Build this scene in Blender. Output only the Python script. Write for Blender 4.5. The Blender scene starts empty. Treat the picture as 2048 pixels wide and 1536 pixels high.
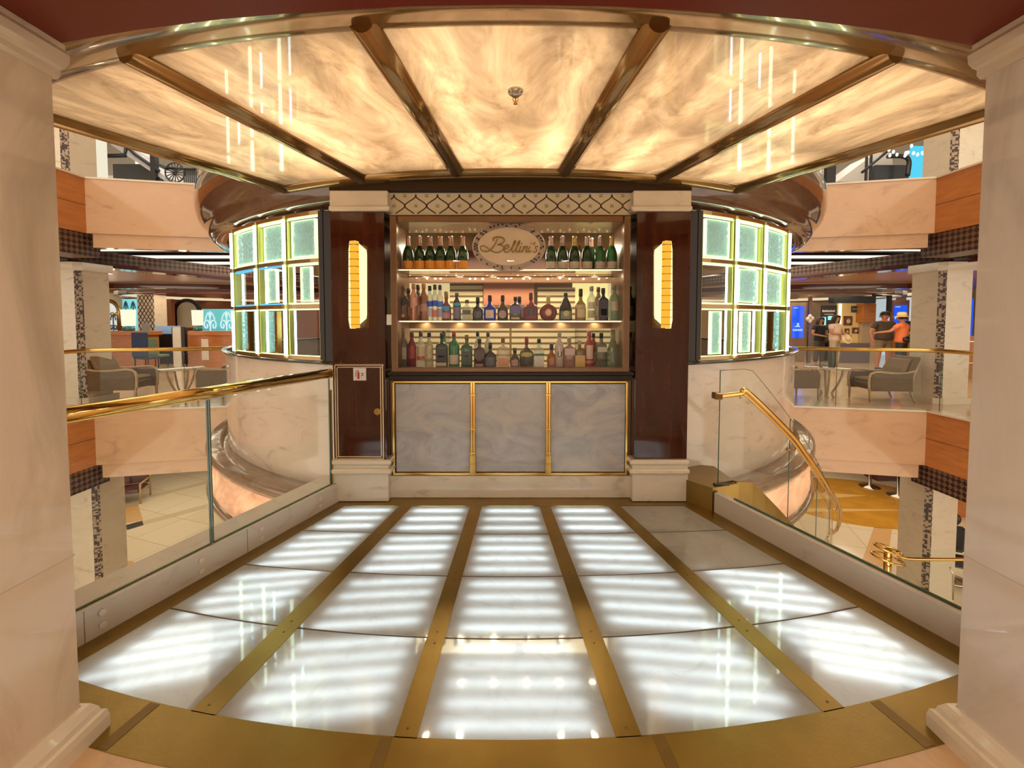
import bpy, bmesh, math, random
from math import sin, cos, tan, pi, radians, sqrt, atan2, asin
from mathutils import Vector, Matrix
random.seed(7)
SC = bpy.context.scene
COL = SC.collection

# ------------------------------------------------------------------ camera
FPX, CXP, PITCH, H = 870.0, 1021.0, radians(2.5), 1.6   # focal length in px, principal column, tilt down, eye height
Y0P = 642.0 + FPX * tan(PITCH)
CY = 8.4                                                  # the round bar's axis stands at (0, CY)
cam_d = bpy.data.cameras.new('camera')
cam = bpy.data.objects.new('camera', cam_d)
COL.objects.link(cam)
cam.location = (0, 0, H)
cam.rotation_euler = (pi / 2 - PITCH, 0, 0)
cam_d.sensor_width = 36.0
cam_d.lens = FPX / 2048 * 36.0
cam_d.shift_x = (1024 - CXP) / 2048
cam_d.shift_y = -(768 - Y0P) / 2048
cam_d.clip_start = 0.02
cam_d.clip_end = 200
SC.camera = cam

SC.view_settings.view_transform = 'Standard'
SC.view_settings.look = 'None'
SC.view_settings.exposure = 0.0
SC.view_settings.gamma = 1.0
SC.view_settings.use_curve_mapping = False
SC.cycles.max_bounces = 7
SC.cycles.diffuse_bounces = 3
SC.cycles.glossy_bounces = 4
SC.cycles.transmission_bounces = 6
SC.cycles.transparent_max_bounces = 24
SC.cycles.sample_clamp_indirect = 4.0
SC.cycles.caustics_reflective = False
SC.cycles.caustics_refractive = False
SC.cycles.use_denoising = True

w = bpy.data.worlds.new('world')
SC.world = w
w.use_nodes = True
w.node_tree.nodes['Background'].inputs[0].default_value = (1.0, 0.84, 0.66, 1)
w.node_tree.nodes['Background'].inputs[1].default_value = 1.7

def area(name, loc, size, power, color=(1, .86, .66), rot=(0, 0, 0), spread=None):
    l = bpy.data.lights.new(name, 'AREA')
    l.shape = 'RECTANGLE'
    l.size, l.size_y = size
    l.energy = power
    l.color = color
    if spread: l.spread = radians(spread)
    o = bpy.data.objects.new(name, l)
    COL.objects.link(o)
    o.location = loc
    o.rotation_euler = rot
    return o

def point(name, loc, power, color=(1, .8, .5), r=.05):
    l = bpy.data.lights.new(name, 'POINT')
    l.energy = power
    l.color = color
    l.shadow_soft_size = r
    o = bpy.data.objects.new(name, l)
    COL.objects.link(o)
    o.location = loc
    return o

# atrium and deck lighting (unseen fill lamps added on each level)
for dx in (-.9, 0, .9):
    for dy in (.35, -.9):
        area('foyer_fill', (dx, dy, 2.59), (.11, .11), 7.0, (1, .82, .60))  # small lamps added over the foyer to light the pillars
for sx in (-1, 1):
    area('atrium_fill', (sx * 6.2, 4.5, 9.3), (3, 6), 240, (1, .86, .68))  # added overhead fill lamp; the ceiling above it is closed
    area('gallery_fill', (sx * 10.5, 11.0, 2.7), (2.5, 5), 100, (1, .80, .56))  # added area lamps brighten the gallery and its people
    area('gallery_fill', (sx * 10.5, 16.4, 2.6), (6, 3), 150, (1, .80, .56))
    area('gallery_fill', (sx * 5.5, 11.3, 3.1), (4, 2.5), 70, (1, .84, .60))
    area('upper_gallery_fill', (sx * 9.5, 12.5, 7.4), (4, 6), 170, (1, .92, .80))  # added fill lamp for the upper level
    area('lower_hall_fill', (sx * 10.0, 12.5, -1.5), (5, 7), 170, (1, .82, .58))  # added fill lamps for the lower hall
    area('lower_hall_fill', (sx * 5.6, 5.0, -0.35), (1.2, 2.5), 36, (1, .84, .62))
# ------------------------------------------------------------------ geometry helpers
def ray(px, py):
    u = (px - CXP) / FPX; v = (py - Y0P) / FPX
    return Vector((u, cos(PITCH) - v * sin(PITCH), -sin(PITCH) - v * cos(PITCH)))

def at(px, py, Y):                       # measured point of the photograph at real distance Y
    d = ray(px, py); t = Y / d.y
    return Vector((d.x * t, Y, H + d.z * t))

def onz(px, py, z):                      # ... lying on the level z
    d = ray(px, py); t = (z - H) / d.z
    return Vector((d.x * t, d.y * t, z))

def onx(px, py, X):                      # ... lying on the plane x = X
    d = ray(px, py); t = X / d.x
    return Vector((X, d.y * t, H + d.z * t))

def oncyl(px, py, r):                    # ... lying on the drum of radius r about the bar's axis
    d = ray(px, py)
    A = d.x ** 2 + d.y ** 2; B = -2 * d.y * CY; Cc = CY ** 2 - r * r
    D = max(0, B * B - 4 * A * Cc)
    t = (-B - sqrt(D)) / (2 * A)
    return Vector((d.x * t, d.y * t, H + d.z * t))

def ang(p): return atan2(p.x, CY - p.y)
def pol(r, a, z=0.0): return Vector((r * sin(a), CY - r * cos(a), z))

def rect(x0, y0, x1, y1, Y):             # pixel rectangle -> (xmin, xmax, zmin, zmax) at distance Y
    a = at(x0, (y0 + y1) / 2, Y).x; b = at(x1, (y0 + y1) / 2, Y).x
    return a, b, at(CXP, y1, Y).z, at(CXP, y0, Y).z

class MB:
    def __init__(s): s.v = []; s.f = []; s.m = []; s.sm = []
    def add(s, vs, fs, mi=0, smooth=False):
        o = len(s.v); s.v += [tuple(v) for v in vs]
        for f in fs: s.f.append([i + o for i in f]); s.m.append(mi); s.sm.append(smooth)
        return s
    def box(s, x0, x1, y0, y1, z0, z1, mi=0, bev=0.0):
        if x0 > x1: x0, x1 = x1, x0
        if y0 > y1: y0, y1 = y1, y0
        if z0 > z1: z0, z1 = z1, z0
        b = min(bev, (x1 - x0) * .45, (y1 - y0) * .45, (z1 - z0) * .45)
        if b <= 0:
            vs = [(x, y, z) for z in (z0, z1) for y in (y0, y1) for x in (x0, x1)]
            fs = [(0, 2, 3, 1), (4, 5, 7, 6), (0, 1, 5, 4), (2, 6, 7, 3), (0, 4, 6, 2), (1, 3, 7, 5)]
            return s.add(vs, fs, mi)
        vs = []; idx = {}
        X = (x0, x1); Yy = (y0, y1); Z = (z0, z1)
        for i in (0, 1):
            for j in (0, 1):
                for k in (0, 1):
                    cx = X[i] + (b if i == 0 else -b); cy = Yy[j] + (b if j == 0 else -b); cz = Z[k] + (b if k == 0 else -b)
                    idx[i, j, k, 0] = len(vs); vs.append((X[i], cy, cz))
                    idx[i, j, k, 1] = len(vs); vs.append((cx, Yy[j], cz))
                    idx[i, j, k, 2] = len(vs); vs.append((cx, cy, Z[k]))
        fs = []
        for i in (0, 1): fs.append([idx[i, 0, 0, 0], idx[i, 1, 0, 0], idx[i, 1, 1, 0], idx[i, 0, 1, 0]])
        for j in (0, 1): fs.append([idx[0, j, 0, 1], idx[1, j, 0, 1], idx[1, j, 1, 1], idx[0, j, 1, 1]])
        for k in (0, 1): fs.append([idx[0, 0, k, 2], idx[1, 0, k, 2], idx[1, 1, k, 2], idx[0, 1, k, 2]])
        for i in (0, 1):
            for j in (0, 1): fs.append([idx[i, j, 0, 0], idx[i, j, 1, 0], idx[i, j, 1, 1], idx[i, j, 0, 1]])
        for i in (0, 1):
            for k in (0, 1): fs.append([idx[i, 0, k, 0], idx[i, 1, k, 0], idx[i, 1, k, 2], idx[i, 0, k, 2]])
        for j in (0, 1):
            for k in (0, 1): fs.append([idx[0, j, k, 1], idx[1, j, k, 1], idx[1, j, k, 2], idx[0, j, k, 2]])
        for i in (0, 1):
            for j in (0, 1):
                for k in (0, 1): fs.append([idx[i, j, k, 0], idx[i, j, k, 1], idx[i, j, k, 2]])
        return s.add(vs, fs, mi)
    def prism(s, poly, z0, z1, mi=0):    # polygon in plan, extruded in z
        n = len(poly)
        vs = [(p[0], p[1], z0) for p in poly] + [(p[0], p[1], z1) for p in poly]
        fs = [list(range(n)), list(range(n, 2 * n))] + [[i, (i + 1) % n, n + (i + 1) % n, n + i] for i in range(n)]
        return s.add(vs, fs, mi)
    def wallprism(s, poly, y0, y1, mi=0):  # polygon in x-z, extruded in y
        n = len(poly)
        vs = [(p[0], y0, p[1]) for p in poly] + [(p[0], y1, p[1]) for p in poly]
        fs = [list(range(n)), list(range(n, 2 * n))] + [[i, (i + 1) % n, n + (i + 1) % n, n + i] for i in range(n)]
        return s.add(vs, fs, mi)
    def strip(s, A, B, z0, z1, mi=0, clear=None):    # band in plan between two polylines, extruded in z
        n = len(A)
        vs = [(p[0], p[1], z0) for p in A] + [(p[0], p[1], z0) for p in B] + [(p[0], p[1], z1) for p in A] + [(p[0], p[1], z1) for p in B]
        fs = []
        for i in range(n - 1):
            fs += [[i, i + 1, n + i + 1, n + i], [2 * n + i, 2 * n + i + 1, 3 * n + i + 1, 3 * n + i],
                   [i, i + 1, 2 * n + i + 1, 2 * n + i], [n + i, n + i + 1, 3 * n + i + 1, 3 * n + i]]
        fs += [[0, n, 3 * n, 2 * n], [n - 1, 2 * n - 1, 4 * n - 1, 3 * n - 1]]
        s.add(vs, fs, mi)
        if clear is not None:            # every face but the lower (0) or upper (1) one takes the clear material
            k0 = len(s.f) - len(fs)
            for i in range(len(fs)):
                if not (i < 4 * (n - 1) and i % 4 == clear): s.m[k0 + i] = 1
        return s
    def sector(s, r0, r1, a0, a1, z0, z1, mi=0, n=24, clear=None):
        A = [pol(r0, a0 + (a1 - a0) * i / n) for i in range(n + 1)]
        B = [pol(r1, a0 + (a1 - a0) * i / n) for i in range(n + 1)]
        return s.strip(A, B, z0, z1, mi, clear)
    def rev(s, prof, a0, a1, n=48, mi=0, smooth=True, c=None, close=False):   # profile (r, z) swept about the bar's axis or c
        m = len(prof); vs = []; fs = []
        full = abs(abs(a1 - a0) - 2 * pi) < 1e-4
        N = n if full else n + 1
        for i in range(N):
            a = a0 + (a1 - a0) * i / n
            for r, z in prof:
                if c is None: vs.append(pol(r, a, z))
                else: vs.append((c[0] + r * cos(a), c[1] + r * sin(a), c[2] + z))
        for i in range(n):
            i2 = (i + 1) % N
            for j in range(m if close else m - 1):
                j2 = (j + 1) % m
                fs.append([i * m + j, i2 * m + j, i2 * m + j2, i * m + j2])
        if not full and close: fs += [list(range(m)), list(range((N - 1) * m, N * m))]
        return s.add(vs, fs, mi, smooth)
    def tube(s, pts, r, mi=0, n=10, rz=None, closed=False):
        pts = [Vector(p) for p in pts]; m = len(pts); vs = []; fs = []
        up = Vector((0, 0, 1))
        prev = None
        for i, p in enumerate(pts):
            if closed: t = pts[(i + 1) % m] - pts[i - 1]
            else: t = (pts[min(i + 1, m - 1)] - pts[max(i - 1, 0)])
            if t.length < 1e-9: t = Vector((0, 0, 1))
            t.normalize()
            if prev is None:
                a = t.cross(up)
                if a.length < .05: a = t.cross(Vector((0, 1, 0)))
            else: a = prev - t * prev.dot(t)
            a.normalize(); prev = a; b = t.cross(a)
            rr = r[i] if isinstance(r, (list, tuple)) else r
            for k in range(n):
                th = 2 * pi * k / n
                vs.append(p + a * (cos(th) * rr) + b * (sin(th) * (rr if rz is None else rz)))
        for i in range(m if closed else m - 1):
            for k in range(n):
                i2 = (i + 1) % m
                fs.append([i * n + k, i * n + (k + 1) % n, i2 * n + (k + 1) % n, i2 * n + k])
        s.add(vs, fs, mi, True)
        if not closed: s.add(vs[:n], [list(range(n))], mi); s.add(vs[-n:], [list(range(n))], mi)
        return s
    def lathe(s, c, prof, mi=0, n=16, smooth=True, sq=0.0, sx=1.0, sy=1.0):
        m = len(prof); vs = []; fs = []
        for i in range(n):
            a = 2 * pi * (i + .5) / n
            k = 1.0
            if sq: k = (1 - sq) + sq / max(abs(cos(a)), abs(sin(a)))
            for r, z in prof:
                kk = k if r > .02 or not sq else 1.0
                vs.append((c[0] + r * cos(a) * sx * kk, c[1] + r * sin(a) * sy * kk, c[2] + z))
        for i in range(n):
            for j in range(m - 1): fs.append([i * m + j, ((i + 1) % n) * m + j, ((i + 1) % n) * m + j + 1, i * m + j + 1])
        s.add(vs, fs, mi, smooth)
        for j in (0, m - 1):
            if prof[j][0] > 1e-4: s.add([vs[i * m + j] for i in range(n)], [list(range(n))], mi)
        return s
    def ball(s, c, rx, ry, rz, mi=0, n=12):
        prof = [(sin(pi * j / 8), -cos(pi * j / 8)) for j in range(9)]
        vs = [(c[0] + rx * p * cos(2 * pi * i / n), c[1] + ry * p * sin(2 * pi * i / n), c[2] + rz * q) for i in range(n) for p, q in prof]
        fs = [[i * 9 + j, ((i + 1) % n) * 9 + j, ((i + 1) % n) * 9 + j + 1, i * 9 + j + 1] for i in range(n) for j in range(8)]
        return s.add(vs, fs, mi, True)
    def ribbon(s, pts, wd, y, mi=0):      # thin flat band in the x-z plane at depth y
        vs = []; fs = []
        for i, p in enumerate(pts):
            a = pts[max(i - 1, 0)]; b = pts[min(i + 1, len(pts) - 1)]
            dx, dz = b[0] - a[0], b[1] - a[1]; L = sqrt(dx * dx + dz * dz) or 1
            nx, nz = -dz / L * wd / 2, dx / L * wd / 2
            vs += [(p[0] + nx, y, p[1] + nz), (p[0] - nx, y, p[1] - nz)]
        for i in range(len(pts) - 1): fs.append([2 * i, 2 * i + 1, 2 * i + 3, 2 * i + 2])
        return s.add(vs, fs, mi)
    def build(s, name, mats, parent=None):
        me = bpy.data.meshes.new(name)
        me.from_pydata(s.v, [], s.f)
        if not isinstance(mats, (list, tuple)): mats = [mats]
        for m in mats: me.materials.append(m)
        me.polygons.foreach_set('material_index', s.m)
        me.polygons.foreach_set('use_smooth', s.sm)
        bm = bmesh.new(); bm.from_mesh(me)
        bmesh.ops.remove_doubles(bm, verts=bm.verts, dist=1e-5)
        bmesh.ops.recalc_face_normals(bm, faces=bm.faces)
        bm.to_mesh(me); bm.free()
        o = bpy.data.objects.new(name, me); COL.objects.link(o)
        if parent is not None:
            o.parent = parent
            o.matrix_parent_inverse = Matrix.LocRotScale(parent.location, parent.rotation_euler, None).inverted() if WORLD_PARTS[0] else Matrix()
        return o
WORLD_PARTS = [True]       # parts given in world coordinates (True) or in their thing's own (False)

def tag(o, label=None, cat=None, group=None, kind=None):
    if label: o['label'] = label
    if cat: o['category'] = cat
    if group: o['group'] = group
    if kind: o['kind'] = kind
    return o
def thing(name, label, cat, loc=(0, 0, 0), rz=0, group=None, kind=None):
    o = bpy.data.objects.new(name, None); COL.objects.link(o)
    o.location = loc; o.rotation_euler = (0, 0, rz); o.empty_display_size = .1
    return tag(o, label, cat, group, kind)
def struct(name, label=None, cat=None):
    return thing(name, label, cat, kind='structure')
def copy_tree(o, parent=None):
    c = o.copy(); COL.objects.link(c)
    if parent is not None: c.parent = parent
    for ch in o.children: copy_tree(ch, c)
    return c
def smooth_path(pts, k=6, closed=False):
    pts = [Vector(p) for p in pts]; n = len(pts); out = []
    for i in range(n if closed else n - 1):
        p0 = pts[i - 1] if (i > 0 or closed) else pts[0]
        p1 = pts[i]; p2 = pts[(i + 1) % n]
        p3 = pts[(i + 2) % n] if (i + 2 < n or closed) else pts[-1]
        for j in range(k):
            t = j / k
            out.append(.5 * ((2 * p1) + (p2 - p0) * t + (2 * p0 - 5 * p1 + 4 * p2 - p3) * t * t + (3 * p1 - p0 - 3 * p2 + p3) * t ** 3))
    if not closed: out.append(pts[-1])
    return out

# ------------------------------------------------------------------ materials
def nodemat(name):
    m = bpy.data.materials.new(name); m.use_nodes = True
    nt = m.node_tree; nt.nodes.clear()
    out = nt.nodes.new('ShaderNodeOutputMaterial')
    return m, nt, out
def pmat(name, col, rough=.5, metal=0.0, coat=0.0, spec=.5, emis=None, es=0.0, noise=0.0, nscale=8.0, bump=0.0, bscale=60.0, stretch=(1, 1, 1), trans=0.0):
    m, nt, out = nodemat(name)
    b = nt.nodes.new('ShaderNodeBsdfPrincipled'); nt.links.new(b.outputs[0], out.inputs[0])
    b.inputs['Base Color'].default_value = (*col, 1); b.inputs['Roughness'].default_value = rough
    b.inputs['Metallic'].default_value = metal; b.inputs['Coat Weight'].default_value = coat
    b.inputs['Coat Roughness'].default_value = .04
    b.inputs['Specular IOR Level'].default_value = spec
    b.inputs['Transmission Weight'].default_value = trans
    if emis: b.inputs['Emission Color'].default_value = (*emis, 1); b.inputs['Emission Strength'].default_value = es
    tc = nt.nodes.new('ShaderNodeTexCoord'); mp = nt.nodes.new('ShaderNodeMapping')
    mp.inputs['Scale'].default_value = stretch
    nt.links.new(tc.outputs['Object'], mp.inputs[0])
    nz = nt.nodes.new('ShaderNodeTexNoise'); nz.inputs['Scale'].default_value = nscale; nz.inputs['Detail'].default_value = 6
    nt.links.new(mp.outputs[0], nz.inputs['Vector'])
    cr = nt.nodes.new('ShaderNodeValToRGB')
    k = noise or .03
    cr.color_ramp.elements[0].position = .3; cr.color_ramp.elements[1].position = .7
    cr.color_ramp.elements[0].color = (*[c * (1 - k) for c in col], 1)
    cr.color_ramp.elements[1].color = (*[min(1, c * (1 + k)) for c in col], 1)
    nt.links.new(nz.outputs[0], cr.inputs[0]); nt.links.new(cr.outputs[0], b.inputs['Base Color'])
    if bump:
        n2 = nt.nodes.new('ShaderNodeTexNoise'); n2.inputs['Scale'].default_value = bscale; n2.inputs['Detail'].default_value = 3
        nt.links.new(tc.outputs['Object'], n2.inputs['Vector'])
        bp = nt.nodes.new('ShaderNodeBump'); bp.inputs['Strength'].default_value = bump; bp.inputs['Distance'].default_value = .01
        nt.links.new(n2.outputs[0], bp.inputs['Height']); nt.links.new(bp.outputs[0], b.inputs['Normal'])
    return m
def marble(name, base, vein, rough=.12, scale=1.2, amount=.5, coat=.3, stretch=(1, 1, 2.2), transl=0.0, gloss=.0, vein2=None, dist=1.6):
    m, nt, out = nodemat(name)
    b = nt.nodes.new('ShaderNodeBsdfPrincipled')
    b.inputs['Roughness'].default_value = rough; b.inputs['Coat Weight'].default_value = coat; b.inputs['Coat Roughness'].default_value = .03
    tc = nt.nodes.new('ShaderNodeTexCoord'); mp = nt.nodes.new('ShaderNodeMapping'); mp.inputs['Scale'].default_value = stretch
    nt.links.new(tc.outputs['Object'], mp.inputs[0])
    n1 = nt.nodes.new('ShaderNodeTexNoise'); n1.inputs['Scale'].default_value = scale; n1.inputs['Detail'].default_value = 9
    n1.inputs['Roughness'].default_value = .62; n1.inputs['Distortion'].default_value = dist
    nt.links.new(mp.outputs[0], n1.inputs['Vector'])
    cr = nt.nodes.new('ShaderNodeValToRGB'); e = cr.color_ramp.elements
    e[0].position = .22; e[0].color = (*vein, 1); e[1].position = .22 + .30 * amount + .1; e[1].color = (*base, 1)
    q = e.new(.74); q.color = (*(vein2 or tuple(min(1, c * 1.08) for c in base)), 1)
    nt.links.new(n1.outputs[0], cr.inputs[0])
    nt.links.new(cr.outputs[0], b.inputs['Base Color'])
    if transl:
        t = nt.nodes.new('ShaderNodeBsdfTranslucent'); nt.links.new(cr.outputs[0], t.inputs[0])
        mx = nt.nodes.new('ShaderNodeMixShader'); mx.inputs[0].default_value = transl
        nt.links.new(b.outputs[0], mx.inputs[1]); nt.links.new(t.outputs[0], mx.inputs[2])
        gl = nt.nodes.new('ShaderNodeBsdfGlossy'); gl.inputs['Roughness'].default_value = .03
        m2 = nt.nodes.new('ShaderNodeMixShader'); m2.inputs[0].default_value = gloss
        nt.links.new(mx.outputs[0], m2.inputs[1]); nt.links.new(gl.outputs[0], m2.inputs[2])
        nt.links.new(m2.outputs[0], out.inputs[0])
    else: nt.links.new(b.outputs[0], out.inputs[0])
    return m
def glass(name, tint=(.965, .985, .97), refl=.014, gcol=(1, 1, 1), bump=0.0, bscale=30, diff=0.0, dcol=(.8, .9, .95), rough=0.0):
    m, nt, out = nodemat(name)
    t = nt.nodes.new('ShaderNodeBsdfTransparent'); t.inputs[0].default_value = (*tint, 1)
    g = nt.nodes.new('ShaderNodeBsdfGlossy'); g.inputs[0].default_value = (*gcol, 1); g.inputs['Roughness'].default_value = rough
    lw = nt.nodes.new('ShaderNodeLayerWeight'); lw.inputs[0].default_value = .5
    pw = nt.nodes.new('ShaderNodeMath'); pw.operation = 'POWER'; pw.inputs[1].default_value = 5
    nt.links.new(lw.outputs['Facing'], pw.inputs[0])
    mp = nt.nodes.new('ShaderNodeMapRange'); mp.inputs['To Min'].default_value = refl; mp.inputs['To Max'].default_value = .6
    nt.links.new(pw.outputs[0], mp.inputs[0])
    mx = nt.nodes.new('ShaderNodeMixShader')
    nt.links.new(mp.outputs[0], mx.inputs[0]); nt.links.new(t.outputs[0], mx.inputs[1]); nt.links.new(g.outputs[0], mx.inputs[2])
    last = mx
    if diff:
        d = nt.nodes.new('ShaderNodeBsdfDiffuse'); d.inputs[0].default_value = (*dcol, 1)
        tl = nt.nodes.new('ShaderNodeBsdfTranslucent'); tl.inputs[0].default_value = (*dcol, 1)
        a = nt.nodes.new('ShaderNodeMixShader'); nt.links.new(d.outputs[0], a.inputs[1]); nt.links.new(tl.outputs[0], a.inputs[2])
        m2 = nt.nodes.new('ShaderNodeMixShader'); m2.inputs[0].default_value = diff
        if bump:
            tc = nt.nodes.new('ShaderNodeTexCoord'); nz = nt.nodes.new('ShaderNodeTexVoronoi'); nz.inputs['Scale'].default_value = bscale
            nt.links.new(tc.outputs['Object'], nz.inputs['Vector'])
            cr = nt.nodes.new('ShaderNodeMapRange'); cr.inputs['From Max'].default_value = .7
            cr.inputs['To Min'].default_value = max(0, diff - .38); cr.inputs['To Max'].default_value = min(1, diff + .38)
            nt.links.new(nz.outputs['Distance'], cr.inputs[0]); nt.links.new(cr.outputs[0], m2.inputs[0])
        nt.links.new(mx.outputs[0], m2.inputs[1]); nt.links.new(a.outputs[0], m2.inputs[2]); last = m2
    if bump:
        tc = nt.nodes.new('ShaderNodeTexCoord'); nz = nt.nodes.new('ShaderNodeTexNoise'); nz.inputs['Scale'].default_value = bscale
        nt.links.new(tc.outputs['Object'], nz.inputs['Vector'])
        bp = nt.nodes.new('ShaderNodeBump'); bp.inputs['Strength'].default_value = bump; bp.inputs['Distance'].default_value = .02
        nt.links.new(nz.outputs[0], bp.inputs['Height']); nt.links.new(bp.outputs[0], g.inputs['Normal'])
    nt.links.new(last.outputs[0], out.inputs[0])
    return m
def emit(name, col, s):
    m, nt, out = nodemat(name)
    e = nt.nodes.new('ShaderNodeEmission'); e.inputs[0].default_value = (*col, 1); e.inputs[1].default_value = s
    nt.links.new(e.outputs[0], out.inputs[0])
    return m
def lattmat(name, c1, c2, scale):
    m, nt, out = nodemat(name)
    b = nt.nodes.new('ShaderNodeBsdfPrincipled'); b.inputs['Roughness'].default_value = .35
    tc = nt.nodes.new('ShaderNodeTexCoord'); mp = nt.nodes.new('ShaderNodeMapping')
    mp.inputs['Scale'].default_value = (0, 1, 1); mp.inputs['Rotation'].default_value = (pi / 4, 0, 0); mp.inputs['Location'].default_value = (.01, 0, 0)
    nt.links.new(tc.outputs['Object'], mp.inputs[0])
    ck = nt.nodes.new('ShaderNodeTexChecker'); ck.inputs['Scale'].default_value = scale
    ck.inputs[1].default_value = (*c1, 1); ck.inputs[2].default_value = (*c2, 1)
    nt.links.new(mp.outputs[0], ck.inputs[0]); nt.links.new(ck.outputs[0], b.inputs['Base Color']); nt.links.new(b.outputs[0], out.inputs[0])
    return m
def checkmat(name, c1, c2, scale, rough=.4, rot=0.0, metal=0):
    m, nt, out = nodemat(name)
    b = nt.nodes.new('ShaderNodeBsdfPrincipled'); b.inputs['Roughness'].default_value = rough; b.inputs['Metallic'].default_value = metal
    tc = nt.nodes.new('ShaderNodeTexCoord'); mp = nt.nodes.new('ShaderNodeMapping'); mp.inputs['Rotation'].default_value = (rot, rot, rot)
    v = nt.nodes.new('ShaderNodeTexVoronoi'); v.distance = 'CHEBYCHEV'; v.inputs['Scale'].default_value = scale; v.inputs['Randomness'].default_value = .15
    nt.links.new(tc.outputs['Object'], mp.inputs[0]); nt.links.new(mp.outputs[0], v.inputs['Vector'])
    sp = nt.nodes.new('ShaderNodeSeparateColor'); nt.links.new(v.outputs['Color'], sp.inputs[0])
    cr = nt.nodes.new('ShaderNodeValToRGB'); cr.color_ramp.interpolation = 'CONSTANT'
    cr.color_ramp.elements[0].color = (*c1, 1); cr.color_ramp.elements[1].position = .52; cr.color_ramp.elements[1].color = (*c2, 1)
    nt.links.new(sp.outputs[0], cr.inputs[0]); nt.links.new(cr.outputs[0], b.inputs['Base Color'])
    nt.links.new(b.outputs[0], out.inputs[0])
    return m
def tilemat(name, cA, cB, mortar, sx, sy, msize=.01, rough=.2, offset=0.0, axis='xy', rz=0):
    m, nt, out = nodemat(name)
    b = nt.nodes.new('ShaderNodeBsdfPrincipled'); b.inputs['Roughness'].default_value = rough; b.inputs['Coat Weight'].default_value = .2
    tc = nt.nodes.new('ShaderNodeTexCoord'); mp = nt.nodes.new('ShaderNodeMapping'); nt.links.new(tc.outputs['Object'], mp.inputs[0])
    mp.inputs['Rotation'].default_value = (0, 0, rz)
    if axis == 'xz': mp.inputs['Rotation'].default_value = (-pi / 2, 0, 0)
    br = nt.nodes.new('ShaderNodeTexBrick'); br.offset = offset; br.inputs['Scale'].default_value = 1
    br.inputs['Color1'].default_value = (*cA, 1); br.inputs['Color2'].default_value = (*cB, 1); br.inputs['Mortar'].default_value = (*mortar, 1)
    br.inputs['Mortar Size'].default_value = msize; br.inputs['Brick Width'].default_value = sx; br.inputs['Row Height'].default_value = sy
    nt.links.new(mp.outputs[0], br.inputs['Vector']); nt.links.new(br.outputs[0], b.inputs['Base Color'])
    nt.links.new(b.outputs[0], out.inputs[0])
    return m

M = {}
M['pillar'] = marble('pillar_marble', (.76, .63, .48), (.40, .31, .22), .10, 1.1, .6, .5, (1.6, 1.6, .55))
M['pillar2'] = marble('pillar_marble_grey', (.70, .63, .56), (.44, .37, .31), .06, 1.1, .6, .6, (1.6, 1.6, .55))
M['cream'] = marble('cream_marble', (.70, .60, .46), (.42, .34, .25), .15, 2.0, .35, .3, (1, 1, 2))
M['mould'] = marble('moulding_marble', (.72, .62, .48), (.50, .40, .28), .12, 2.5, .3, .4)
M['drum'] = marble('drum_marble', (.62, .50, .40), (.36, .26, .19), .10, 1.6, .4, .5, (1, 1, 3))
M['fascia'] = marble('fascia_marble', (.58, .355, .20), (.38, .21, .11), .12, 1.3, .35, .4, (1, 1, 2))
M['kerb'] = marble('kerb_marble', (.60, .52, .42), (.40, .33, .26), .15, 2.0, .4, .3)
M['barpanel'] = marble('blue_grey_marble', (.46, .43, .41), (.27, .26, .27), .14, 2.6, .7, .4, (1, 1, 1.6), vein2=(.55, .49, .42))
M['onyx'] = marble('backlit_ceiling_alabaster', (.80, .68, .52), (.34, .25, .16), .18, 1.7, .95, .2, (1.7, .8, 1), transl=.60, gloss=.085, dist=2.6, vein2=(.96, .86, .72))
M['clearface'] = glass('clear_back_face', (1, 1, 1), .0)
M['bowl'] = marble('backlit_alabaster', (.80, .55, .42), (.42, .22, .14), .15, 1.0, .8, .3, (1, 1, 1.8), transl=.6, gloss=.04, vein2=(.92, .78, .62))
M['floorglass'] = marble('frosted_floor_panel', (.66, .63, .56), (.56, .50, .42), .10, 6.0, .4, .2, (1, 1, 1), transl=.52, gloss=.06)
M['brownm'] = marble('brown_marble', (.115, .055, .030), (.05, .022, .012), .10, 2.5, .6, .8, (1, 1, 3))
M['ledge'] = marble('taupe_marble', (.26, .17, .11), (.13, .08, .05), .15, 3.0, .6, .5, (1, 1, 3))
M['brass'] = pmat('polished_brass', (.78, .52, .16), .12, 1.0, noise=.08, nscale=5)
M['bronze'] = pmat('lacquered_bronze', (.34, .20, .07), .16, .75, .5, noise=.1, nscale=6)
M['brassfloor'] = pmat('brushed_brass_plate', (.30, .19, .045), .30, .8, noise=.18, nscale=3, bump=.05)
M['wood'] = pmat('dark_mahogany', (.050, .011, .005), .10, 0, .8, noise=.35, nscale=3, stretch=(6, 6, .6))
M['blackwood'] = pmat('dark_walnut', (.016, .007, .004), .3, 0, 0, .3)
M['caseframe'] = pmat('bronze_brown_frame', (.17, .080, .030), .30, .3, .2, noise=.08)
M['redceil'] = pmat('red_lacquer_ceiling', (.165, .022, .010), .35, 0, 0, .25)
M['maroon'] = pmat('maroon_moulding', (.075, .012, .008), .15, 0, .6)
M['orange'] = pmat('cherry_wood', (.50, .18, .045), .3, 0, .3, noise=.15, nscale=3, stretch=(1, 1, 6))
M['carpetstone'] = marble('tan_stone', (.62, .40, .22), (.5, .3, .16), .25, 4, .5, .1)
M['glass'] = glass('clear_glass')
M['glassedge'] = pmat('green_glass_edge', (.03, .09, .055), .1, 0, .5)
M['ripple'] = glass('rippled_glass', (.85, .96, .97), .20, (.9, 1, 1), bump=1.0, bscale=30, diff=.60, dcol=(.58, .90, .92))
M['neon'] = emit('green_white_tube', (.80, 1.0, .74), 7.0)
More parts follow.
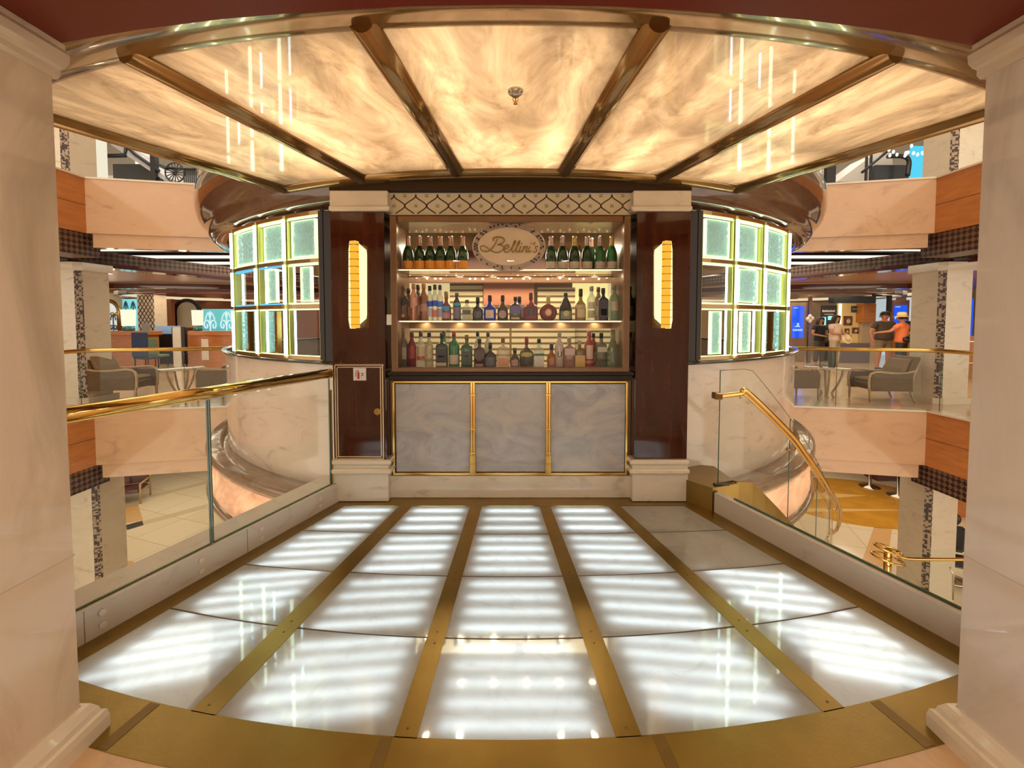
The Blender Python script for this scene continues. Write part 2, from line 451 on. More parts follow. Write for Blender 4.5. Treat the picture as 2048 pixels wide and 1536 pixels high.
M['neon_fill'] = emit('added_inner_tube', (.62, .92, 1.0), 9.0)  # for the added tubes behind the mullions
M['neony'] = emit('yellow_green_strip', (.85, 1.0, .45), 2.0)
M['neonb'] = emit('blue_strip', (.15, .55, .85), 1.2)
M['olive'] = pmat('green_gold_metal', (.55, .56, .18), .3, .5)
M['lampglass'] = emit('sconce_glass_lit', (1.0, .80, .42), 1.45)
M['amber'] = emit('amber_glass_lit', (1.0, .46, .04), 1.1)
M['white'] = pmat('white_paint', (.78, .74, .68), .4)
M['black'] = pmat('black_plastic', (.012, .012, .014), .3)
M['dark'] = pmat('dark_interior', (.05, .035, .03), .5)
M['mosaic'] = checkmat('brown_mosaic', (.05, .028, .02), (.42, .31, .22), 34, .3)
M['mosaicrim'] = checkmat('sign_mosaic', (.05, .02, .03), (.62, .46, .36), 48, .3)
M['lattice'] = lattmat('lattice_band', (.035, .012, .01), (.17, .10, .065), 15)
M['purple'] = pmat('purple_inlay', (.07, .025, .03), .3)
M['fabric'] = pmat('taupe_leather', (.125, .072, .030), .55, 0, 0, .25, noise=.1)
M['fabric2'] = pmat('tan_cushion', (.24, .150, .072), .7, spec=.2)
M['chairwood'] = pmat('bleached_oak', (.42, .27, .13), .35, noise=.12)
M['tabletop'] = marble('table_marble', (.50, .40, .28), (.2, .14, .09), .1, 8, .6, .4)
M['chrome'] = pmat('steel', (.6, .56, .50), .15, 1.0)
# ------------------------------------------------------------------ illuminated platform floor
D2 = 5.5 / 5.5
R_OUT = CY - onz(CXP, 1483, 0).y
rowpix = [(1012, 0.02), (1068, .23), (1153, .5), (1278, .8), (1483, 1.0)]
rows = [(onz(CXP, y, 0).y, k) for y, k in rowpix]
def rowY(i, x, dy=0.0):
    z0, k = rows[i]; R = CY - z0
    return z0 + k * (R - sqrt(R * R - x * x)) + dy
sides = [((687, 1013), (152, 1328)), ((798, 1013), (379, 1425)), ((824, 1013), (425, 1437)), ((940, 1013), (787, 1478)),
         ((964, 1013), (832, 1482)), ((1079, 1013), (1233, 1480)), ((1101, 1013), (1284, 1475)), ((1217, 1013), (1643, 1421)),
         ((1241, 1013), (1683, 1411)), ((1366, 1011), (1914, 1328))]
slines = []
for a, b in sides:
    A = onz(*a, 0); B = onz(*b, 0)
    slines.append((A, B - A))
def sidept(j, i, dy=0.0):                # side line j meets row curve i
    A, d = slines[j]; t = 0.0
    lo, hi = -.8, 2.2
    for _ in range(50):
        t = (lo + hi) / 2; p = A + d * t
        if p.y > rowY(i, max(-4, min(4, p.x)), dy): lo = t
        else: hi = t
    p = A + d * t
    return Vector((p.x, p.y, 0))
floor = struct('floor', 'raised platform floor of glowing white panels between brass strips')
gap = .006
n_l = 0
for c in range(5):
    for r in range(4):
        mb = MB(); A = []; B = []
        p0 = sidept(2 * c, r, -gap); p1 = sidept(2 * c + 1, r, -gap)
        q0 = sidept(2 * c, r + 1, gap); q1 = sidept(2 * c + 1, r + 1, gap)
        for k in range(9):
            x = p0.x + (p1.x - p0.x) * k / 8; A.append((x, rowY(r, x, -gap)))
            x = q0.x + (q1.x - q0.x) * k / 8; B.append((x, rowY(r + 1, x, gap)))
        mb.strip(A, B, -.012, 0, 0, 1)
        mb.build('light_panel', [M['floorglass'], M['clearface']], floor)
        if c == 4 and r < 2: continue
        # fluorescent tubes lying across the light box under the frosted panel
        nt_ = [3, 4, 4, 5][r]
        for t in range(nt_):
            f = (t + .62) / (nt_ + .25)
            L = (p0 * (1 - f) + q0 * f); Rr = (p1 * (1 - f) + q1 * f)
            xm = (L.x + Rr.x) / 2; mid = Vector((xm, rowY(r, xm) * (1 - f) + rowY(r + 1, xm) * f, -.046))
            d = Rr - L; wd = d.length * .80
            dl = Vector((Rr.x - L.x, (rowY(r, Rr.x) - rowY(r, L.x)) * (1 - f) + (rowY(r + 1, Rr.x) - rowY(r + 1, L.x)) * f, 0))
            rz = atan2(dl.y, dl.x)
            area('fluorescent_tube', mid, (wd, .022), 0.80 * wd * [1.2, 1.05, .95, .80][r] * random.uniform(.85, 1.15), (.66, .84, 1.0), (pi, 0, -rz), 165)
mb = MB()     # brass strips between the panels, and frame
for j in (1, 3, 5, 7):
    A = []; B = []
    for i in range(5):
        A.append(sidept(j, i)); B.append(sidept(j + 1, i))
    mb.strip(A, B, -.06, .002)
    for i in range(5):
        for e in (.04, -.04):
            if (i == 0 and e > 0) or (i == 4 and e < 0): continue
            m_ = (A[i] + B[i]) / 2
            mb.lathe((m_.x, m_.y + e, .002), [(.006, 0), (.005, .0015), (0, .002)], 1, 8)
kl0, kl1 = onz(150, 1299, 0), onz(683, 1000, 0)
kr0, kr1 = onz(1915, 1293, 0), onz(1428, 1024, 0)
kd = (kl1 - kl0); kl0e = kl0 - kd * .35; kl1e = kl1 + kd * .05
rd = (kr1 - kr0); kr0e = kr0 - rd * .35; kr1e = kr1 + rd * .0
LA = [sidept(0, i) for i in range(5)]
mb.prism([LA[0], kl1e, kl0e, LA[4] + (LA[4] - LA[0]) * .05, LA[4]][::1], -.06, .0015)
RA = [sidept(9, i) for i in range(5)]
mb.prism([RA[0], kr1e, kr0e, RA[4]], -.06, .0015)
wallY = onz(CXP, 998, 0).y
mb.prism([LA[0], sidept(9, 0), (kr1e.x, kr1e.y), (1.85, wallY + .25), (-1.75, wallY + .25), (kl1e.x, kl1e.y)], -.06, .001)
a_l, a_r = -radians(21), radians(21)
R_BR = sum(Vector((p.x, p.y - CY)).length for p in (onz(195, 1503, 0), onz(330, 1534, 0), onz(1700, 1534, 0))) / 3
n = 28; A = []; B = []
for i in range(n + 1):
    a = a_l + (a_r - a_l) * i / n
    A.append(pol(R_OUT - .004, a)); B.append(pol(R_BR, a))
mb.strip(A, B, -.06, .002)
for a in (-12.6, -4, 4.8, 13):
    mb.sector(R_OUT + .002, R_BR - .004, radians(a) - .0035, radians(a) + .0035, .002, .0035, 1, 1)
for r in range(1, 4):
    for c in range(5):
        p0 = sidept(2 * c, r); p1 = sidept(2 * c + 1, r)
        A = []; B = []
        for k in range(9):
            x = p0.x + (p1.x - p0.x) * k / 8; A.append((x, rowY(r, x, gap))); B.append((x, rowY(r, x, -gap)))
        mb.strip(A, B, -.03, -.002, 2)
mb.build('brass_frame', [M['brassfloor'], pmat('brass_seam', (.20, .12, .03), .4, .6), pmat('dark_joint', (.10, .075, .05), .6)], floor)
mb = MB()
mb.prism([(-2.9, -2.2), (2.9, -2.2), (2.9, 1.9), (1.9, 1.9), (1.9, 4.3), (-1.9, 4.3), (-1.9, 1.9), (-2.9, 1.9)], -.30, -.11)
mb.build('light_box', pmat('light_box_white', (.75, .72, .68), .7), floor)
mb = MB()
A = [pol(R_BR, a_l * 1.3 + (a_r - a_l) * 1.3 * i / 20) for i in range(21)]
mb.prism(A + [(3.2, -2.2), (-3.2, -2.2)], -.11, .0)
st = mb.build('floor', M['carpetstone']); tag(st, kind='structure')

# kerbs along the platform's open sides
def offs(p, q, d): 
    t = (q - p).normalized(); nrm = Vector((-t.y, t.x, 0)); return nrm * d
KH = .165
mb = MB(); o = offs(kl0e, kl1e, .26)
mb.prism([kl0e, kl1e, kl1e + o, kl0e + o], -.35, KH, 0)
for f in (.06, .33, .56, .86):           # pairs of glass fixing discs
    for z in (.05, .115):
        p = kl0 + kd * f; t = kd.normalized(); nn = Vector((t.y, -t.x, 0))
        ring = [p + nn * .0 + Vector((0, 0, z)), p + nn * .008 + Vector((0, 0, z))]
        mb.tube(ring, .017, 1, 14)
for f in (.02, .50):
    p = kl0 + kd * f; t = kd.normalized(); nn = Vector((t.y, -t.x, 0)) * .0008
    mb.prism([p, p + t * .004, p + t * .004 + nn, p + nn], .003, KH, 2)
kerb = tag(mb.build('trim_1', [M['kerb'], M['mould'], M['ledge']]), 'marble kerb under the left glass railing', None, None, 'structure')
mb = MB(); o = offs(kr0e, kr1e, -.06)
mb.prism([kr0e, kr1e, kr1e + o, kr0e + o], -.35, KH, 0)
o1 = offs(kr0e, kr1e, -.044); o2 = offs(kr0e, kr1e, -.056)
a_, b_ = kr0e + o1, kr1e - rd * .10 + o1
mb.prism([a_, b_, b_ + (o2 - o1), a_ + (o2 - o1)], KH, KH + .012, 1)
tag(mb.build('trim_2', [M['kerb'], M['glassedge']]), 'low marble kerb on the stair side', None, None, 'structure')

# left glass railing
g = thing('glass_railing', 'glass railing with thick polished brass handrail on the left kerb of the platform', 'railing', (kl0.x, kl0.y, KH))
t = kd.normalized(); nn = Vector((-t.y, t.x, 0))
base = kl0 + nn * .035
split = .385
def gp(f): return base + kd * f
for f0, f1 in ((-.3, split - .004), (split + .004, .955)):
    a_, b_ = gp(f0), gp(f1)
    mb = MB(); mb.prism([a_, b_, b_ + nn * .012, a_ + nn * .012], KH + .002, 1.10)
    pn = mb.build('glass_panel', M['glass'], g)
    mb = MB()
    for e in (a_, b_):
        mb.prism([e - t * .003, e + t * .003, e + t * .003 + nn * .013, e - t * .003 + nn * .013], KH + .002, 1.10)
    mb.prism([a_ - nn * .001, b_ - nn * .001, b_ + nn * .013, a_ + nn * .013], KH - .004, KH + .007)
    mb.build('glass_edge', M['glassedge'], pn)
hc = nn * .006
r0 = gp(-.3) + hc; r1 = gp(.952) + hc
mb = MB(); mb.tube([Vector((r0.x, r0.y, 1.145)), Vector((r1.x, r1.y, 1.145))], .047, 0, 20, .040)
mb.build('handrail', M['brass'], g)
mb = MB(); mb.tube([Vector((r1.x, r1.y, 1.145)), Vector((r1.x + t.x * .012, r1.y + t.y * .012, 1.145))], .050, 0, 20, .043)
mb.build('end_cap', M['bronze'], g)
e = gp(.962)
mb = MB(); mb.box(e.x - .006, e.x + .006, e.y - .004, e.y + .012, KH + .002, 1.0)
mb.build('end_strip', M['brass'], g)

# ------------------------------------------------------------------ canopy ceiling of backlit alabaster
ZC = 2.82
ZR = 2.60      # the foyer's red ceiling hangs lower than the canopy
RI = 4.82
RO = CY - onz(CXP, 44, ZC).y
beams = [(((922, 352), (742, 52))), ((733, 358), (268, 108)), ((585, 381), (100, 233)), ((1128, 352), (1325, 50)), ((1322, 358), (1815, 104)), ((1462, 381), (1960, 237))]
angs = []
for a, b in beams:
    angs.append((ang(onz(*a, ZC)) , ang(onz(*b, ZC))))
bm_a = [sum(x) / 2 for x in angs]
A1 = (abs(bm_a[0]) + abs(bm_a[3])) / 2; A2 = (abs(bm_a[1]) + abs(bm_a[4])) / 2; A3 = (abs(bm_a[2]) + abs(bm_a[5])) / 2
BA = [-A3, -A2, -A1, A1, A2, A3]
ceil = struct('ceiling', 'fan-shaped canopy ceiling of backlit alabaster panels between bronze ribs')
for i in range(5):
    am = (BA[i] + BA[i + 1]) / 2; da = BA[i + 1] - BA[i]
    mb = MB(); mb.sector(RI, RO, -da / 2, da / 2, ZC + .012, ZC + .03, 0, 10, 0)
    mb.v = [(x + i * .0, y - CY, z) for x, y, z in mb.v]
    po = mb.build('alabaster_panel', [M['onyx'], M['clearface']], ceil)
    po.location = (0, CY, 0); po.rotation_euler = (0, 0, am)
    for k in range(3):                   # lamps in the light box above
        a = am + da * (k - 1) * .30
        for rr, L in ((5.25, .75), (6.15, .9)):
            p = pol(rr + random.uniform(-.1, .1), a, ZC + .17 + random.uniform(-.02, .05))
            area('canopy_lamp', p, (.05, L), 2.05 * random.uniform(.6, 1.5) * L * [1.0, 1.25, 1.35, 1.25, 1.0][i], (1, .72, .44), (0, 0, a), 170)
prof = [(-.062, .016), (-.062, -.004), (-.045, -.012), (-.040, -.026), (-.022, -.040), (0, -.045), (.022, -.040), (.040, -.026), (.045, -.012), (.062, -.004), (.062, .016)]
for a in BA:
    mb = MB(); d = Vector((sin(a), -cos(a), 0)); nn2 = Vector((cos(a), sin(a), 0)); vs = []
    for r in (RI - .02, RO + .03):
        c = pol(r, a, ZC)
        for q, z in prof: vs.append(c + nn2 * q + Vector((0, 0, z)))
    m_ = len(prof)
    mb.add(vs, [[i, i + 1, m_ + i + 1, m_ + i] for i in range(m_ - 1)] + [[m_ - 1, 0, m_, 2 * m_ - 1]], 0, True)
    for q in (0, m_): mb.add(vs[q:q + m_], [list(range(m_))])
    mb.build('rib', M['bronze'], ceil)
mb = MB()
mb.rev([(RI - .10, ZC + .03), (RI - .10, ZC - .02), (RI - .07, ZC - .035), (RI - .03, ZC - .03), (RI, ZC - .012), (RI + .02, ZC + .01), (RI + .02, ZC + .03)], -A3 - .01, A3 + .01, 40, close=True)
mb.build('inner_rim', M['bronze'], ceil)
mb = MB()
mb.rev([(RO - .03, ZC + .03), (RO - .03, ZC + .005), (RO - .01, ZC - .002), (RO + .02, ZC - .006), (RO + .05, ZC - .022), (RO + .12, ZC - .045), (RO + .20, ZC - .085), (RO + .28, ZC - .10), (RO + .31, ZC - .10), (RO + .31, ZC + .03)], -A3 - .03, A3 + .03, 48, close=True)
mb.build('outer_rim', M['bronze'], ceil)
mb = MB()
mb.rev([(RO + .31, ZC + .06), (RO + .31, ZC - .105), (RO + .34, ZC - .155), (RO + .38, ZC - .185), (RO + .41, ZC - .215), (RO + .43, ZC - .22), (RO + .43, ZC + .06)], -A3 - .06, A3 + .06, 48, close=True)
mb.build('maroon_moulding', M['maroon'], ceil)
mb = MB()
mb.sector(RI - .1, RO + .12, -A3 - .012, A3 + .012, ZC + .32, ZC + .36, 0, 30)
for a in (-A3 - .012, A3 + .006): mb.sector(RI - .1, RO + .12, a, a + .006, ZC + .0, ZC + .32, 0, 1)
mb.sector(RI - .12, RI - .09, -A3, A3, ZC + .02, ZC + .34, 0, 24); mb.sector(RO + .09, RO + .12, -A3, A3, ZC + .02, ZC + .34, 0, 24)
mb.build('housing', pmat('canopy_housing', (.62, .48, .34), .6), ceil)
# red lacquer ceiling of the foyer
A = [pol(RO + .41, radians(-32) + radians(64) * i / 24) for i in range(25)]
mb = MB(); mb.prism(A + [(3.6, -2.4), (-3.6, -2.4)], ZR, ZR + .12)
tag(mb.build('ceiling', M['redceil']), 'red lacquered ceiling in front of the canopy', None, None, 'structure')

# sprinkler head
sp = at(1031, 186, 2.0); sp = onz(1031, 186, ZC)
s_ = thing('sprinkler', 'small round brass sprinkler head hanging from the middle canopy panel', 'sprinkler', (sp.x, sp.y, ZC))
mb = MB(); mb.lathe((sp.x, sp.y, ZC), [(.0, .012), (.042, .012), (.042, .004), (.038, -.004), (.022, -.016), (.014, -.022), (0, -.022)], 0, 20); mb.build('flange', M['chrome'], s_)
mb = MB()
for k in (0, 1): mb.tube(smooth_path([(sp.x + (k * 2 - 1) * .010, sp.y, ZC - .02), (sp.x + (k * 2 - 1) * .014, sp.y, ZC - .036), (sp.x, sp.y, ZC - .054)], 4), .003, 0, 6)
mb.lathe((sp.x, sp.y, ZC - .058), [(0, 0), (.012, .001), (.012, .003), (0, .004)], 0, 12); mb.build('deflector', M['brass'], s_)
mb = MB(); mb.lathe((sp.x, sp.y, ZC - .05), [(0, 0), (.003, .002), (.003, .026), (0, .028)], 0, 8); mb.build('glass_bulb', pmat('sprinkler_bulb', (.5, .05, .03), .1), s_)

# ------------------------------------------------------------------ foreground marble pillars
XP = 1.62
for sx, key in ((-1, 'pillar'), (1, 'pillar2')):
    yf = 1.60
    xi = -1.64 if sx < 0 else 1.70
    pl = thing('marble_pillar', ('left' if sx < 0 else 'right') + ' foreground square marble pillar framing the platform', 'pillar', (xi + sx * .5, .4, 0))
    mb = MB(); mb.box(xi, xi + sx * 1.4, -1.6, yf, 0.0, ZR, 0, .006); 
    mb.build('shaft', M[key], pl)
    mb = MB()                             # slab joints
    for z in (.72,): mb.box(xi - sx * .0006, xi + sx * .01, -1.6, yf + .0006, z, z + .004)
    mb.build('joint', M['kerb'], pl)
    def collar(name, prof):
        mb = MB(); vs = []; m_ = len(prof)
        for z, e in prof:
            vs += [(xi + sx * .9, yf + e, z), (xi - sx * e, yf + e, z), (xi - sx * e, -1.55, z)]
        fs = []
        for j in range(m_ - 1):
            for k in range(2): fs.append([j * 3 + k, j * 3 + k + 1, j * 3 + k + 4, j * 3 + k + 3])
        mb.add(vs, fs); mb.build(name, M['mould'], pl)
    zc0 = 2.47
    collar('capital', [(zc0, 0), (zc0, .008), (zc0 + .015, .014), (zc0 + .035, .014), (zc0 + .045, .022), (zc0 + .065, .030), (zc0 + .095, .032), (zc0 + .11, .024), (ZR - .001, .024)])
    collar('plinth', [(.0, .055), (.05, .055), (.075, .050), (.08, .038), (.10, .034), (.125, .018), (.13, 0)])

# ------------------------------------------------------------------ bar front wall
YP = 3.80            # pilaster face
YW = wallY + .04
def prect(mb, x0, y0, x1, y1, Y, d, mi=0, bev=0.0):
    a, b, c, e = rect(x0, y0, x1, y1, Y); mb.box(a, b, Y, Y + d, c, e, mi, bev)
YP = onz(CXP, 1003, 0).y
for sx in (-1, 1):
    X = lambda px: 1021 + sx * (1021 - px)   # mirror about the bar's centre line
    pl = thing('pilaster', ('left' if sx < 0 else 'right') + ' dark mahogany pilaster with marble capital and base beside the bottle display', 'pilaster', (at(X(717), 1000, YP).x if sx < 0 else at(2042 - 717, 1000, YP).x, YP, 0))
    q = (lambda px: px) if sx < 0 else (lambda px: 2042 - px)
    mb = MB(); prect(mb, q(664), 415, q(771), 930, YP, .55, 0, .004); mb.build('shaft', M['wood'], pl)
    mb = MB()
    prect(mb, q(659), 381, q(775), 413, YP - .025, .30, 0, .004)
    prect(mb, q(656), 410, q(778), 421, YP - .045, .32, 0, .012)
    mb.build('capital', M['mould'], pl)
    mb = MB()
    prect(mb, q(666), 948, q(777), 1003, YP - .01, .30, 0, .004)
    prect(mb, q(662), 921, q(781), 931, YP - .045, .33, 0, .012)
    prect(mb, q(666), 930, q(777), 940, YP - .022, .30, 0, .004)
    prect(mb, q(661), 939, q(782), 950, YP - .050, .33, 0, .014)
    mb.build('base', M['mould'], pl)
# drop wall pieces around the display opening
mb = MB()
a0 = at(640, 380, YW).x; a1 = at(1402, 380, YW).x
zt = ZC + .1
prect(mb, 768, 380, 1274, 434, YW + .02, .08)
w1 = tag(mb.build('wall_front', M['dark']), 'wall strip behind the patterned frieze', None, None, 'structure')
# soffit between canopy and wall
mb = MB()
xs0, xs1 = at(600, 385, 3.9).x, at(1442, 385, 3.9).x
A = [pol(RI - .08, -A3 * 1.0 + 2 * A3 * i / 20) for i in range(21)]
mb.prism(A + [(A[-1].x + .0, 4.45), (A[0].x - .0, 4.45)], ZC - .012, ZC + .03)
tag(mb.build('trim_3', pmat('bronze_soffit', (.30, .20, .06), .18, .85)), 'polished bronze soffit over the bar front', None, None, 'structure')

# patterned frieze
mb = MB()
FY = YW - .01
fx0, fx1, fz0, fz1 = rect(779, 386, 1263, 430, FY)
mb.box(fx0, fx1, FY, FY + .05, fz0, fz1, 0)
def fpt(zx, zy): 
    p = at(760 + zx / 3.938, 370 + zy / 3.938, FY); return (max(fx0, min(fx1, p.x)), p.z)
pit = 171.6
def inside(a): return fx0 <= a[0] <= fx1
for row in range(-1, 3):
    yb = 85 + row * 80
    off = 110 + (0 if row % 2 == 0 else pit / 2)
    for k in range(-1, 13):
        xk = off + k * pit
        for s in (-1, 1):
            pts = []
            for t_ in range(9):
                u_ = t_ / 8; sx_ = u_ * u_ * (3 - 2 * u_)
                sx_ = .5 * sx_ + .5 * (1 - (1 - u_) ** 2.2) if False else sx_
                zz = yb + 80 * u_; xx = xk + s * pit / 2 * sx_
                p = at(760 + xx / 3.938, 370 + zz / 3.938, FY)
                if fx0 < p.x < fx1 and fz0 + .003 < p.z < fz1 - .003: pts.append((p.x, p.z))
            if len(pts) > 1: mb.ribbon(pts, .0115, FY - .001, 1)
        for dz in (-7, 7):
            p = at(760 + xk / 3.938, 370 + (yb + 85 - 5 + dz) / 3.938, FY)
            if row > -2 and fx0 + .03 < p.x < fx1 - .03 and fz0 + .01 < p.z < fz1 - .01:
                mb.ribbon([(p.x - .016, p.z), (p.x + .016, p.z)], .0055, FY - .001, 1)
fr = tag(mb.build('frieze', [pmat('cream_frieze', (.78, .66, .44), .25), M['purple']]), 'cream frieze panel with purple interlaced onion pattern above the bottle display', 'frieze')

# bar front: dark ledge, marble panels, brass trim, plinth
bf = thing('bar_counter', 'bar front of three grey marble panels framed in brass under a dark ledge', 'bar', (0, YW, 0))
mb = MB(); prect(mb, 781, 760, 1261, 952, YW + .015, .06); mb.build('backing', M['caseframe'], bf)
for a, b in ((792, 941), (950, 1092), (1101, 1250)):
    mb = MB(); prect(mb, a, 768, b, 944, YW - .004, .02, 0, .003); mb.build('marble_panel', M['barpanel'], bf)
mb = MB(); prect(mb, 774, 744, 1268, 752, YP - .05, .30, 0, .01); prect(mb, 778, 751, 1264, 761, YP - .02, .26, 0, .004); mb.build('ledge', M['blackwood'], bf)
for xc in (945.5, 1096.5):
    mb = MB()
    for d in (-2.6, 2.6): prect(mb, xc + d - 2.2, 764, xc + d + 2.2, 948, YW - .022, .03, 0, .004)
    for y in (788, 857, 905, 926): prect(mb, xc - 6, y, xc + 6, y + 4, YW - .03, .04, 0, .003)
    prect(mb, xc - 6, 912, xc + 6, 948, YW - .027, .035, 0, .003)
    mb.build('brass_post', M['brass'], bf)
mb = MB()
for x in (786.5, 1253.5): prect(mb, x - 2.2, 764, x + 2.2, 948, YW - .018, .03, 0, .003)
for z0, z1 in ((946, 951), (762, 766)):
    prect(mb, 786, z0, 1254, z1, YW - .02, .03, 0, .003)
mb.build('brass_trim', M['brass'], bf)
mb = MB()
x0, x1, _, z1 = rect(779, 952, 1263, 998, YW - .02); mb.box(x0, x1, YW - .02, YW + .1, 0.002, z1, 0, .003)
mb.build('plinth', M['cream'], bf)

# extinguisher cabinet in the left pilaster
ec = thing('extinguisher_cabinet', 'dark wood fire extinguisher cabinet door edged in double cream lines on the left pilaster', 'cabinet', (at(718, 920, YP).x, YP, .35))
mb = MB(); prect(mb, 668, 727, 767, 919, YP - .012, .012, 0, .002); mb.build('door', M['wood'], ec)
mb = MB()
def frame(mb, x0, y0, x1, y1, wpx, Y, d, mi=0):
    prect(mb, x0, y0, x1, y0 + wpx, Y, d, mi); prect(mb, x0, y1 - wpx, x1, y1, Y, d, mi)
    prect(mb, x0, y0 + wpx, x0 + wpx, y1 - wpx, Y, d, mi); prect(mb, x1 - wpx, y0 + wpx, x1, y1 - wpx, Y, d, mi)
frame(mb, 670, 729, 767, 919, 2.2, YP - .016, .006); frame(mb, 674.5, 733.5, 762.5, 914.5, 1.8, YP - .016, .006)
mb.build('inlay_line', pmat('cream_inlay', (.72, .56, .36), .3, .4), ec)
mb = MB(); p = at(755, 823, YP - .016)
mb.tube([Vector((p.x, YP - .026, p.z)), Vector((p.x, YP - .012, p.z))], .029, 0, 20)
mb.tube([Vector((p.x, YP - .03, p.z)), Vector((p.x, YP - .026, p.z))], .021, 0, 20)
mb.box(p.x - .014, p.x + .014, YP - .038, YP - .028, p.z - .004, p.z + .004)
mb.build('latch', M['brass'], ec)
sg = MB(); prect(sg, 706.5, 736, 732, 761, YP - .018, .005, 0, .001)
plate = sg.build('sign_plate', [pmat('sign_white', (.74, .70, .64), .3)], ec)
sg = MB()
c = at(716.5, 749, YP - .02)
sg.wallprism([(c.x - .008, c.z - .040), (c.x + .010, c.z - .040), (c.x + .010, c.z + .014), (c.x + .004, c.z + .024), (c.x + .004, c.z + .034), (c.x - .003, c.z + .034), (c.x - .003, c.z + .024), (c.x - .008, c.z + .014)], YP - .020, YP - .018)
sg.ribbon([(c.x - .003, c.z + .034), (c.x - .018, c.z + .030), (c.x - .022, c.z + .005), (c.x - .020, c.z - .02)], .006, YP - .0195)
sg.build('extinguisher_symbol', pmat('sign_red', (.42, .03, .02), .4), plate)
sg = MB()
for k, (dx, dz) in enumerate(((.030, .008), (.040, .008), (.030, -.010), (.040, -.006))): sg.box(c.x + dx - .004, c.x + dx + .004, YP - .0195, YP - .0185, c.z + dz - .004, c.z + dz + .004)
sg.build('flame_symbol', M['black'], plate)
# small white sensor box on the pilaster's inner side
mb = MB(); prect(mb, 773, 629, 784, 650, YP - .03, .04, 0, .003)
tag(mb.build('door_sensor', M['white']), 'small white plastic box on the pilaster edge left of the display', 'sensor')

# sconces
def sconce(sx):
    q = (lambda px: px) if sx < 0 else (lambda px: 2042 - px)
    YS = YP - .10
    c = at(q(716), 570, YP)
    s = thing('wall_sconce', ('left' if sx < 0 else 'right') + ' tall faceted glowing glass sconce with amber rod on the ' + ('left' if sx < 0 else 'right') + ' pilaster', 'sconce', (c.x, YP, c.z))
    mb = MB()
    def P(px, py, Y): return at(q(px), py, Y)
    # faceted shade: outer flank (flat against wall at far side) and inner flank
    top = [P(699, 482, YP - .09), P(711, 481, YP - .11), P(733, 500, YP - .01)]
    mid1 = [P(697, 500, YP - .09), P(711, 500, YP - .11), P(734, 510, YP - .01)]
    mid2 = [P(697, 640, YP - .09), P(711, 640, YP - .11), P(734, 628, YP - .01)]
    bot = [P(700, 657, YP - .09), P(711, 657, YP - .11), P(733, 637, YP - .01)]
    back = [P(697, 570, YP - .005)]
    vs = top + mid1 + mid2 + bot
    wl = [P(699, y, YP - .002) for y in (490, 505, 635, 650)]
    vs = vs + wl
    fs = [[0, 1, 4, 3], [1, 2, 5, 4], [3, 4, 7, 6], [4, 5, 8, 7], [6, 7, 10, 9], [7, 8, 11, 10], [12, 0, 3, 13], [13, 3, 6, 14], [14, 6, 9, 15],
          [12, 2, 1, 0], [15, 9, 10, 11]]
    mb.add(vs, fs); mb.build('glass_shade', M['lampglass'], s)
    mb = MB()
    a = P(700, 484, YP - .112); b = P(717, 484, YP - .115)
    cc = (a + b) / 2; wz = abs(b.x - a.x) / 2
    z0 = P(705, 656, YP - .11).z; z1 = P(705, 483, YP - .11).z
    mb.lathe((cc.x, cc.y, 0), [(0, z0), (wz, z0), (wz, z1), (0, z1)], 0, 10, True)
    mb.build('amber_rod', M['amber'], s)
    N = 12
    for k in range(N):
        mb = MB(); z = z0 + (z1 - z0) * (k + .5) / N
        mb.lathe((cc.x, cc.y, z), [(wz * .98, -.002), (wz * 1.05, -.002), (wz * 1.05, .002), (wz * .98, .002)], 0, 10)
        mb.box(cc.x - wz * 1.3, cc.x + wz * 1.3, cc.y - wz * 1.0 - .004, cc.y - wz * 1.0 - .001, z - .0018, z + .0018)
        mb.build('wire_band', M['bronze'], s)
sconce(-1); sconce(1)
# ------------------------------------------------------------------ bottle display
CB = YW + .42        # back of the case
dc = thing('display_case', 'bronze framed bottle display case with two glass shelves set in the bar front', 'display case', (0, YW, at(CXP, 745, YW).z))
mb = MB()
fy = YP - .03
for x0, y0, x1, y1 in ((781, 431, 794, 746), (1247, 431, 1260, 746), (794, 431, 1247, 444), (794, 735, 1247, 746)):
    prect(mb, x0, y0, x1, y1, fy, .07, 0, .006)
mb.build('frame', M['caseframe'], dc)
ox0, ox1, oz0, oz1 = rect(790, 440, 1251, 737, fy)
ZB = at(CXP, 735, 4.03).z      # bottom shelf level, from the bottles' feet
ZM = at(CXP, 641.5, 4.03).z
ZT = at(CXP, 543, 4.03).z
mb = MB()
mb.box(ox0 - .02, ox0, fy + .05, CB, oz0 - .05, oz1 + .02); mb.box(ox1, ox1 + .02, fy + .05, CB, oz0 - .05, oz1 + .02)
mb.box(ox0, ox1, fy + .05, CB, ZB - .03, ZB); mb.box(ox0, ox1, fy + .05, CB, oz1, oz1 + .02)
mb.build('casing', M['caseframe'], dc)
for z in (ZM, ZT):
    mb = MB(); mb.box(ox0, ox1, fy + .10, CB - .01, z - .012, z); sh = mb.build('glass_shelf', glass('shelf_glass', (.95, .93, .85), .12), dc)
    mb = MB(); mb.box(ox0, ox1, fy + .094, fy + .10, z - .012, z); mb.build('shelf_edge', pmat('shelf_edge_lit', (.9, .85, .7), .2, emis=(1, .9, .65), es=.8), sh)
    mb = MB(); mb.box(ox0, ox1, CB - .04, CB, z - (.075 if z == ZM else .03), z - .015); mb.build('shelf_rail', M['caseframe'], dc)
mb = MB(); mb.box(ox0, ox1, fy + .02, fy + .026, oz0, oz1); mb.build('front_glass', glass('case_glass', (.985, .985, .97), .006), dc)

